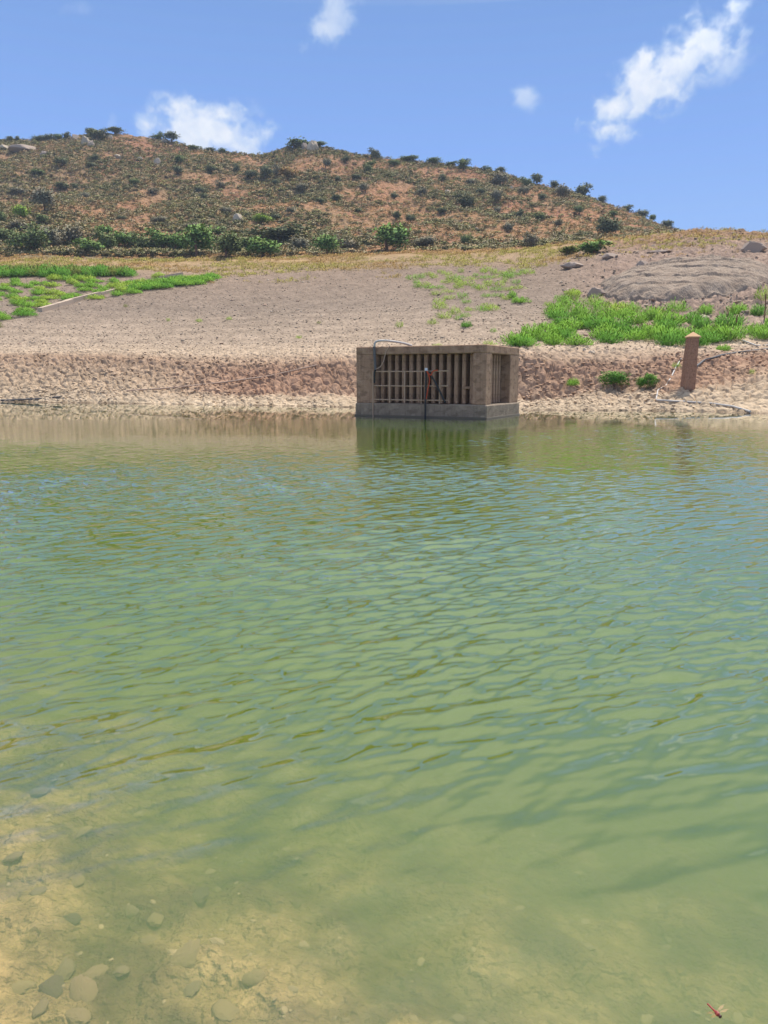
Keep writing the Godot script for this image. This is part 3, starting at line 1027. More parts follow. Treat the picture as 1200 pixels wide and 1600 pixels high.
func make_pipes() -> void:
	tag(put("white_hose", tube_mesh(lay([[1064, 562], [1056, 575], [1048, 592], [1040, 604], [1028, 611], [1025, 626]], 0.05), 0.036, 8), M.palehose), "pale hose snaking from the brown post down to the water", "hose")
	tag(put("bank_hose", tube_mesh(lay([[1083, 578], [1100, 565], [1130, 556], [1165, 551], [1215, 545]], 0.07), 0.06, 8), M.darkhose), "dark hose running from the brown post up the bank past the green tufts", "hose")
	tag(put("shore_pipe", tube_mesh(lay([[1026, 627], [1060, 629], [1110, 632], [1145, 637], [1172, 645]], 0.06), 0.05, 8), M.hose), "grey pipe lying on cracked mud along the waterline below the post", "pipe")
	tag(put("upper_hose", tube_mesh(lay([[1112, 536], [1140, 528], [1170, 518]], 0.09), 0.05, 8), M.hose), "short grey hose lying among the green tufts behind the post", "hose")
	tag(put("fork_hose", tube_mesh(lay([[1160, 534], [1182, 542], [1215, 541]], 0.09), 0.05, 8), M.hose), "grey hose crossing the bare slope beside the upper tufts", "hose")
	tag(put("long_pipe", tube_mesh(lay([[198, 613], [260, 609], [340, 601], [420, 590], [495, 573]], 0.10), 0.05, 8), M.pipe), "long rusty pipe slanting across the eroded mud bank beside the tower", "pipe")
	tag(put("waterline_pipe", tube_mesh(lay([[-30, 627], [20, 626], [60, 624], [95, 621]], 0.05), 0.05, 8), M.darkhose), "dark pipe lying along the muddy waterline", "pipe")
	var n := 0
	for c in [[1149, 518, 1150, 494, "thin rusty iron stake standing among the green tufts"], [1194, 500, 1193, 462, "leaning iron stake beside the pale tufts up the slope"]]:
		var p := spot(c[0], c[1])
		var h: float = (c[1] - c[3]) / FOCAL * -p.z
		var st := put("iron_stake", tube_mesh(PackedVector3Array([p - Vector3(0, 0.2, 0), p + Vector3(0.02, h * 0.5, 0), p + Vector3((c[2] - c[0]) / FOCAL * -p.z, h, 0)]), 0.045, 6), M.wood)
		tag(st, c[4], "stake")
		n += 1
	# the broken concrete channel wall on the left slope: two straight runs
	for q in [[[62, 487], [112, 474], "low broken concrete kerb sunk in the left slope"], [[100, 475], [206, 450], "pale concrete channel wall crossing the tufts on the left slope"], [[246, 437], [284, 431], "short pale concrete kerb beyond the left green tufts"]]:
		var a := spot(q[0][0], q[0][1])
		var b := spot(q[1][0], q[1][1])
		var t := thing("concrete_kerb", q[2], "concrete wall", a, 0.0)
		var along := b - a
		var n_parts := maxi(int(along.length() / 2.6), 2)
		var side := along.cross(Vector3.UP).normalized()
		for k in n_parts:
			var st := begin()
			var f0 := along * ((k + 0.01) / n_parts)
			var f1 := along * ((k + 0.985) / n_parts)
			var h := 0.42 + 0.05 * sin(k * 2.3)
			var u0 := f0 + Vector3(0, h, 0)
			var u1 := f1 + Vector3(0, h + 0.03, 0)
			var w := side * 0.32
			var dn := Vector3(0, -0.9, 0)
			quad(st, u0 - w, u1 - w, u1 + w, u0 + w, Vector3.UP)
			quad(st, u0 - w, u1 - w, f1 - w + dn, f0 - w + dn, -w)
			quad(st, u0 + w, u1 + w, f1 + w + dn, f0 + w + dn, w)
			quad(st, u0 - w, u0 + w, f0 + w + dn, f0 - w + dn, -along)
			quad(st, u1 - w, u1 + w, f1 + w + dn, f1 - w + dn, along)
			put("slab", st.commit(), M.rock, t)

func tuft_basis(size: Vector3, turn: float) -> Basis:
	return Basis(Vector3.UP, turn).scaled_local(size)

func make_rocks() -> void:
	# the smooth outcrop on the right shoulder: a sheet of rock bulging from the slope
	var nu := 210
	var nv := 160
	var p := PackedVector3Array()
	var c := PackedColorArray()
	var rr := FastNoiseLite.new()
	rr.seed = 41
	rr.frequency = 0.2
	rr.fractal_type = FastNoiseLite.FRACTAL_RIDGED
	rr.fractal_octaves = 5
	var mid := spot(1075, 446)
	for j in nv:
		for i in nu:
			var a := float(i) / (nu - 1) * 2.0 - 1.0
			var b := float(j) / (nv - 1) * 2.0 - 1.0
			var x := mid.x + a * 9.6 + b * 1.2
			var d := -mid.z + b * 9.0 + a * 1.5
			var edge := clampf(1.0 - (a * a + b * b) + 0.25 * n_mid.get_noise_2d(x * 0.5, d * 0.5), 0.0, 1.0)
			edge *= clampf(minf(1.0 - absf(a), 1.0 - absf(b)) * 5.0, 0.0, 1.0)
			var strata := rr.get_noise_2d(x * 0.16 - d * 0.05, d * 1.9 + x * 0.45)
			var h := sqrt(edge) * 1.7 * (1.0 + 0.10 * strata) - 0.3 * smoothstep(0.35, 0.75, strata) * edge + (0.5 - fposmod(x * 0.12 + d * 0.30 + 0.5 * n_mid.get_noise_2d(x * 0.16, d * 0.3), 1.0)) * 0.22 * sqrt(edge) + 0.04 * n_fine.get_noise_2d(x * 2, d * 2) - (0.35 if edge < 0.02 else 0.0) - 0.1
			var lie := ground(x, d)
			p.append(Vector3(x, lie.x - relief(x, d, x / d, lie.y) * 0.78 * smoothstep(0.0, 0.25, edge) + h + 0.40 * smoothstep(0.0, 0.35, edge), -d))
			var g := n_mid.get_noise_2d(x * 0.8, d * 1.4)
			c.append(Color(.40, .325, .26).lerp(Color(.30, .235, .185), clampf(0.5 + g, 0, 1)))
	tag(put("rock_outcrop", grid_mesh(p, nu, nv, c, 7.0), M.slab), "broad smooth grey rock outcrop bulging from the right slope above the green tufts", "rock outcrop")
	var shapes := []
	for k in 5: shapes.append(stone_mesh(100 + k, 0.62, 0.3, 2))
	# single rocks that stand out: picture point of the base, width and height there, material, label
	for q in [[897, 418, 34, 9, "rock_grey", "flat dark boulder lying on top of the right outcrop", 70], [373, 345, 17, 10, "rock_white", "pale white boulder alone on the middle hillside"], [7, 232, 14, 5, "rock_white", "pale flat rock on the crest edge at the hill's far end"], [38, 237, 50, 9, "rock_grey", "long grey rock ledge under the crest"], [68, 243, 12, 6, "rock_grey", "grey rock at the end of the long crest ledge"], [133, 225, 12, 11, "rock_white", "upright pale boulder under the highest crest"], [142, 228, 10, 7, "rock", "small tan boulder beside the upright pale one"], [160, 213, 22, 8, "rock_white", "pale rock slab capping the highest crest"], [171, 217, 9, 6, "rock_white", "small pale rock just below the crest slab"], [118, 219, 14, 8, "rock_grey", "dark rock on the crest beside the highest point"], [245, 256, 10, 9, "rock", "round tan boulder on the slope below the red crest band"], [218, 250, 8, 5, "rock_white", "small pale rock among bushes on the upper slope"], [185, 247, 12, 6, "rock_white", "pale flat rock on the upper slope below the crest"], [488, 235, 18, 13, "rock_white", "pale boulder on the second summit"], [476, 232, 10, 8, "rock_grey", "grey rock at the shoulder of the second summit"], [258, 222, 12, 5, "rock_white", "pale rock lip on the crest beside the round bush"], [296, 229, 10, 4, "rock_white", "pale rock slab on the descending crest"], [700, 302, 9, 5, "rock", "tan rock on the stony slope under the long ridge"], [745, 360, 8, 5, "rock", "tan rock low on the stony slope"], [798, 297, 8, 6, "rock_white", "pale rock beside the dark bush near the ridge"], [953, 402, 22, 6, "rock_grey", "dark slab at the edge of the yellow grass"], [1175, 392, 34, 13, "rock_grey", "dark jagged rock near the top of the right shoulder"], [1005, 417, 20, 9, "rock_grey", "grey rock beside the outcrop's upper end"], [930, 462, 26, 12, "rock_grey", "dark jagged rock at the outcrop's lower end"], [1035, 396, 40, 5, "rock_grey", "thin dark ledge on the right shoulder"], [1178, 440, 18, 7, "rock_grey", "grey rock at the outcrop's right foot"], [925, 552, 11, 4, "rock_white", "pale flat stone on the mud below the right tufts"], [914, 548, 8, 4, "rock_white", "small pale stone beside the flat one below the right tufts"]]:
		var at := spot(q[0], q[1], q[6] if q.size() > 6 else 28.0)
		var m := -at.z / FOCAL
		var o := put("boulder", shapes[rng.randi() % 5], M[q[4]])
		o.transform = Transform3D(Basis(Vector3.UP, rng.randf_range(-0.5, 0.5)).scaled_local(Vector3(q[2] * m * 1.1, q[3] * m * 2.6, q[2] * m * 0.8)), at + Vector3(0, q[3] * m * 0.22, 0))
		tag(o, q[5], "rock")
	# stones all over the slope
	var small := []
	for k in 3: small.append(stone_mesh(200 + k, 0.6, 0.3, 0))
	var spots := [[], [], []]
	var tints := [[], [], []]
	for k in 42000:
		var s := rng.randf_range(-0.66, 0.66)
		var u := 4.7 + 4.2 * pow(rng.randf(), 0.85)
		var right := s > 0.22
		if u > 8.2 and not right and rng.randf() < 0.6: continue
		var q := on_profile(s, u)
		var x := s * q.x
		var size := 0.07 + 0.20 * pow(rng.randf(), 2.5)
		if u < 5.8: size *= 0.7
		if rng.randf() < 0.02: size *= 2.2
		if right and u > 6.2 and rng.randf() < 0.2: size *= 2.4
		var v := k % 3
		spots[v].append(Transform3D(Basis(Vector3(rng.randf_range(-.3, .3), 1, rng.randf_range(-.3, .3)).normalized(), rng.randf() * TAU).scaled_local(Vector3(size, size * rng.randf_range(0.5, 0.9), size * rng.randf_range(0.6, 1.0))), Vector3(x, q.y + relief(x, q.x, s, u) + size * 0.08, -q.x)))
		var g := rng.randf_range(0.62, 1.25)
		tints[v].append(Color(.37 * g, .305 * g, .24 * g) if rng.randf() < 0.8 else Color(.34 * g, .245 * g, .19 * g))
	for v in 3:
		tag(scatter("slope_stones", small[v], M.stone, spots[v], tints[v]), "loose pale stones strewn over the dry slope", "stones", "", "stuff")
	# clods of dried mud near the water
	spots = [[], [], []]
	tints = [[], [], []]
	for k in 9000:
		var s := rng.randf_range(-0.66, 0.66)
		var u := rng.randf_range(2.03, 4.6)
		var q := on_profile(s, u)
		var x := s * q.x
		if n_patch.get_noise_2d(x * 2.0, q.x * 2.0 + 40.0) < -0.12: continue
		var size := 0.10 + 0.26 * pow(rng.randf(), 2.0)
		var v := k % 3
		spots[v].append(Transform3D(Basis(Vector3(rng.randf_range(-.25, .25), 1, rng.randf_range(-.25, .25)).normalized(), rng.randf() * TAU).scaled_local(Vector3(size, size * 0.55, size * rng.randf_range(0.6, 1.0))), Vector3(x, q.y + relief(x, q.x, s, u) + 0.01, -q.x)))
		var clod := tone(x, q.x, s, u) * rng.randf_range(0.8, 1.15)
		tints[v].append(clod)
	for v in 3:
		tag(scatter("mud_clods", small[v], M.stone, spots[v], tints[v]), "dried clods of mud on the cracked shore", "mud clods", "", "stuff")

func inside(p: Vector2, poly: PackedVector2Array) -> bool:
	return Geometry2D.is_point_in_polygon(p, poly)

func plant_patch(called: String, label: String, group: String, poly: PackedVector2Array, count: int, gap: float, meshes: Array, mats: Array, width: Vector2, tall: Vector2, thin := -2.0) -> void:
	var lo := poly[0]
	var hi := poly[0]
	for v in poly:
		lo = lo.min(v)
		hi = hi.max(v)
	var placed := 0
	var tries := 0
	var taken: Array[Vector3] = []
	while placed < count and tries < count * 40:
		tries += 1
		var v := Vector2(rng.randf_range(lo.x, hi.x), rng.randf_range(lo.y, hi.y))
		if not inside(v, poly): continue
		var p := spot(v.x, v.y)
		if thin > -1.5 and n_mid.get_noise_2d(p.x * 0.25, p.z * 0.25) < thin: continue
		var near := false
		for t in taken:
			if absf(t.x - p.x) < gap and absf(t.z - p.z) < gap * 1.6:
				near = true
				break
		if near: continue
		taken.append(p)
		var k := rng.randi() % meshes.size()
		var o := put(called, meshes[k], mats[rng.randi() % mats.size()])
		var w := rng.randf_range(width.x, width.y)
		o.transform = Transform3D(tuft_basis(Vector3(w, rng.randf_range(tall.x, tall.y), w), rng.randf() * TAU), p - Vector3(0, 0.05, 0))
		tag(o, describe(label, o, p, v, lo, hi, w), "plant", group)
		placed += 1

func describe(label: String, o: MeshInstance3D, p: Vector3, v: Vector2, lo: Vector2, hi: Vector2, w: float) -> String:
	# what sets this one apart in its patch: tone, build, row and neighbours
	var tone_ := "yellowish" if o.material_override == M.lime else "deep green" if o.material_override == M.lush else "olive" if o.material_override == M.olive else "bright green"
	var tall := o.transform.basis.y.length()
	var big := w > 2.0
	var build := ("tall" if big else "tall narrow") if tall > w * 0.78 else ("long low" if big else "low") if tall < w * 0.45 else ("large rounded" if big else "small rounded")
	var fy := (v.y - lo.y) / (hi.y - lo.y)
	var row := "uphill edge" if fy < 0.34 else "middle" if fy < 0.67 else "lower edge"
	var places: Dictionary = {"dense": ["nearest the tower", "beyond the tower end", "above the lone bush", "above the two bushes", "short of the post", "behind the brown post", "below the stakes"], "uphill": ["above the tower end", "below the outcrop", "above the brown post"], "scattered": ["at the slope's outer end", "far from the wall", "above the concrete kerb", "just above the wall", "beside the channel wall", "past the wall"], "close row": ["at the wall's near end", "by its first slabs", "along its middle", "past its end", "at the row's tip"], "band": ["at its outer end", "in its first half", "in its second half", "at its wall end"], "stony": ["straight above the railing", "above the upright pipe", "above the tower's middle", "above the corner pillar", "above the tower's right side", "towards the outcrop"]}
	for key in places:
		if label.contains(key):
			var names: Array = places[key]
			var fx := clampf((v.x - maxf(lo.x, 0.0)) / (minf(hi.x, 1200.0) - maxf(lo.x, 0.0)), 0.0, 0.999)
			return "%s %s tuft %s, %s %s" % [build, tone_, {"dense": "in the right patch", "uphill": "uphill of the dense patch", "scattered": "on the left slope", "close row": "by the channel wall", "band": "in the long dark band", "stony": "on the stony slope"}[key], row, names[int(fx * names.size())]]
	return label

func make_bank_plants() -> void:
	var tufts := []
	for k in 4: tufts.append(clump_mesh(300 + k, 1100, 0.5, 0.22, 0.013))
	var loose := []
	for k in 3: loose.append(clump_mesh(320 + k, 300, 0.5, 0.3, 0.012, 0.2))
	var g := PackedVector2Array([Vector2(802, 541), Vector2(850, 515), Vector2(868, 490), Vector2(930, 498), Vector2(1000, 497), Vector2(1075, 497), Vector2(1140, 510), Vector2(1215, 515), Vector2(1215, 528), Vector2(1130, 538), Vector2(1075, 543), Vector2(1000, 536), Vector2(900, 542)])
	plant_patch("leafy_tuft", "bright green leafy tuft in the dense patch on the right bank", "tufts in the dense green patch on the right bank", g, 92, 1.4, tufts, [M.bright, M.bright, M.bright, M.lush, M.lush], Vector2(1.4, 2.5), Vector2(0.9, 1.55))
	g = PackedVector2Array([Vector2(862, 492), Vector2(872, 468), Vector2(905, 468), Vector2(1000, 485), Vector2(1100, 486), Vector2(1100, 496), Vector2(930, 498)])
	plant_patch("pale_tuft", "yellowish tuft uphill of the right bank patch", "yellowish tufts uphill of the right patch", g, 26, 0.9, loose, [M.lime, M.bright], Vector2(1.2, 2.0), Vector2(0.9, 1.5))
	g = PackedVector2Array([Vector2(-20, 446), Vector2(60, 438), Vector2(335, 433), Vector2(325, 443), Vector2(215, 457), Vector2(180, 466), Vector2(100, 470), Vector2(60, 485), Vector2(-20, 497)])
	plant_patch("green_tuft", "green tuft scattered among stones on the left slope", "tufts scattered over the left slope", g, 105, 1.4, tufts, [M.bright, M.lime, M.bright], Vector2(1.4, 2.6), Vector2(0.6, 1.1), -0.12)
	g = PackedVector2Array([Vector2(205, 446), Vector2(335, 434), Vector2(330, 442), Vector2(210, 457)])
	plant_patch("green_tuft", "green tuft in the close row beside the concrete channel wall", "tufts in a row beside the channel wall", g, 30, 0.9, tufts, [M.bright, M.lush], Vector2(1.6, 2.6), Vector2(0.8, 1.1))
	g = PackedVector2Array([Vector2(-20, 428), Vector2(100, 427), Vector2(200, 430), Vector2(200, 433), Vector2(100, 433), Vector2(-20, 433)])
	plant_patch("reed_clump", "dark green reed clump in the long band across the left slope", "reed clumps in the long dark band", g, 48, 0.8, tufts, [M.lush, M.olive], Vector2(2.0, 3.2), Vector2(1.4, 1.9))
	g = PackedVector2Array([Vector2(630, 440), Vector2(700, 424), Vector2(830, 424), Vector2(800, 468), Vector2(770, 490), Vector2(690, 505), Vector2(680, 470)])
	plant_patch("sparse_tuft", "small yellow green tuft on the stony slope behind the tower", "small tufts on the stony slope", g, 60, 1.0, loose, [M.lime, M.bright, M.lime], Vector2(1.0, 2.1), Vector2(0.6, 1.1), -0.1)
	var round_bush := [shrub_mesh(360, 90, 26, 0.055, 1.0, 0.6), shrub_mesh(361, 90, 26, 0.055, 1.0, 0.6)]
	# single tufts: picture point of the base, width, height, mesh kind, material, label
	for q in [[961, 605, 46, 29, 2, "lush", "round dark green bush alone on the mud below the right patch"], [1004, 606, 19, 17, 2, "lush", "small green bush in the pair on the mud near the brown post"], [1018, 606, 28, 23, 2, "lush", "larger bush of the pair on the mud near the brown post"], [895, 602, 18, 14, 0, "bright", "small green tuft on the mud between tower and lone bush"], [1057, 575, 14, 12, 1, "bright", "small tuft tucked against the brown post beside the pale hose"], [1175, 584, 9, 11, 1, "lime", "tiny pale tuft on bare mud right of the post"], [38, 494, 36, 11, 0, "lush", "flat dark green tuft on the slope below the concrete kerb"], [6, 500, 24, 12, 0, "bright", "green tuft at the lower end of the left patch"], [0, 512, 10, 12, 1, "olive", "thin olive tuft below the left patch"], [196, 480, 8, 7, 1, "olive", "tiny olive tuft on the stones below the channel wall"], [263, 502, 7, 7, 1, "lime", "tiny tuft on the grey stones, first of three"], [311, 503, 11, 7, 1, "lime", "tiny tuft on the grey stones, last of three"], [358, 500, 10, 7, 1, "lime", "tiny yellow tuft midway across the grey stone slope"], [467, 529, 11, 7, 1, "lime", "tiny tuft on the pale bench above the scarp"], [498, 506, 8, 6, 1, "olive", "tiny faint tuft on stones above the tower"], [624, 512, 13, 13, 1, "lime", "small tuft on the slope just above the tower roof"], [728, 511, 16, 11, 0, "lush", "dark green tuft on the slope behind the tower"], [771, 519, 11, 9, 1, "bright", "small green tuft uphill of the tower's right corner"], [676, 507, 17, 12, 1, "lime", "yellowish tuft uphill of the tower's middle"], [716, 500, 13, 10, 1, "bright", "small bright tuft uphill of the dark one"], [764, 540, 20, 11, 1, "lime", "pale tuft sprouting right behind the tower roof"], [683, 540, 16, 5, 1, "lime", "low pale tuft peeping over the tower roof"], [800, 466, 14, 14, 0, "bright", "upright tuft on the slope uphill of the tower's right side"], [812, 473, 26, 11, 0, "bright", "wide green tuft beside the upright one on the slope"], [896, 461, 24, 11, 0, "lime", "yellow green tuft beside the outcrop's lower end"], [1103, 489, 20, 17, 0, "bright", "green tuft standing alone above the right patch"], [1152, 491, 30, 21, 0, "bright", "big round tuft alone under the rock outcrop"], [1184, 494, 22, 23, 0, "lush", "dense green tuft beside the leaning stake"], [1192, 470, 26, 28, 1, "lime", "tall pale tuft at the top of the right slope"], [1130, 548, 22, 12, 0, "bright", "low green tuft on the edge of the bench behind the post"], [855, 478, 12, 9, 1, "lime", "small tuft at the patch's upper corner"], [815, 541, 40, 21, 0, "lush", "wide green tuft at the patch's end nearest the tower"]]:
		var at := spot(q[0], q[1], 38.0)
		var m := -at.z / FOCAL
		var pool: Array = [tufts, loose, round_bush][q[4]]
		var o := put("lone_tuft", pool[rng.randi() % pool.size()], M[q[5]])
		o.transform = Transform3D(tuft_basis(Vector3(q[2] * m * 1.05, q[3] * m * 1.05, q[2] * m * 1.05), rng.randf() * TAU), at - Vector3(0, 0.04, 0))
		tag(o, q[6], "plant")
	# dry grass along the foot of the hill
	var tuft := clump_mesh(340, 46, 0.5, 0.3, 0.045)
	var spots := []
	var tints := []
	for k in 9000:
		var s := rng.randf_range(-0.66, 0.66)
		var u := 7.75 + 1.6 * pow(rng.randf(), 0.75)
		if s > 0.2 and u < 8.3 and rng.randf() < 0.75: continue
		var q := on_profile(s, u)
		var x := s * q.x
		if n_mid.get_noise_2d(x * 0.12, q.x * 0.2) < -0.25 + (0.5 if u < 8.1 else 0.0): continue
		var w := rng.randf_range(0.5, 1.3)
		spots.append(Transform3D(tuft_basis(Vector3(w, rng.randf_range(0.3, 0.75), w), rng.randf() * TAU), Vector3(x, q.y + relief(x, q.x, s, u) - 0.05, -q.x)))
		var lift := rng.randf_range(0.75, 1.2)
		var green := clampf(0.8 + 1.9 * n_patch.get_noise_2d(x * 1.5, q.x * 2.0) - (u - 8.3) * 0.35, 0.0, 1.0)
		tints.append(Color(.38, .25, .115).lerp(Color(.33, .31, .09), green) * lift)
	tag(scatter("dry_grass", tuft, M.leaf, spots, tints), "tawny and yellow grass along the foot of the hill", "dry grass", "", "stuff")

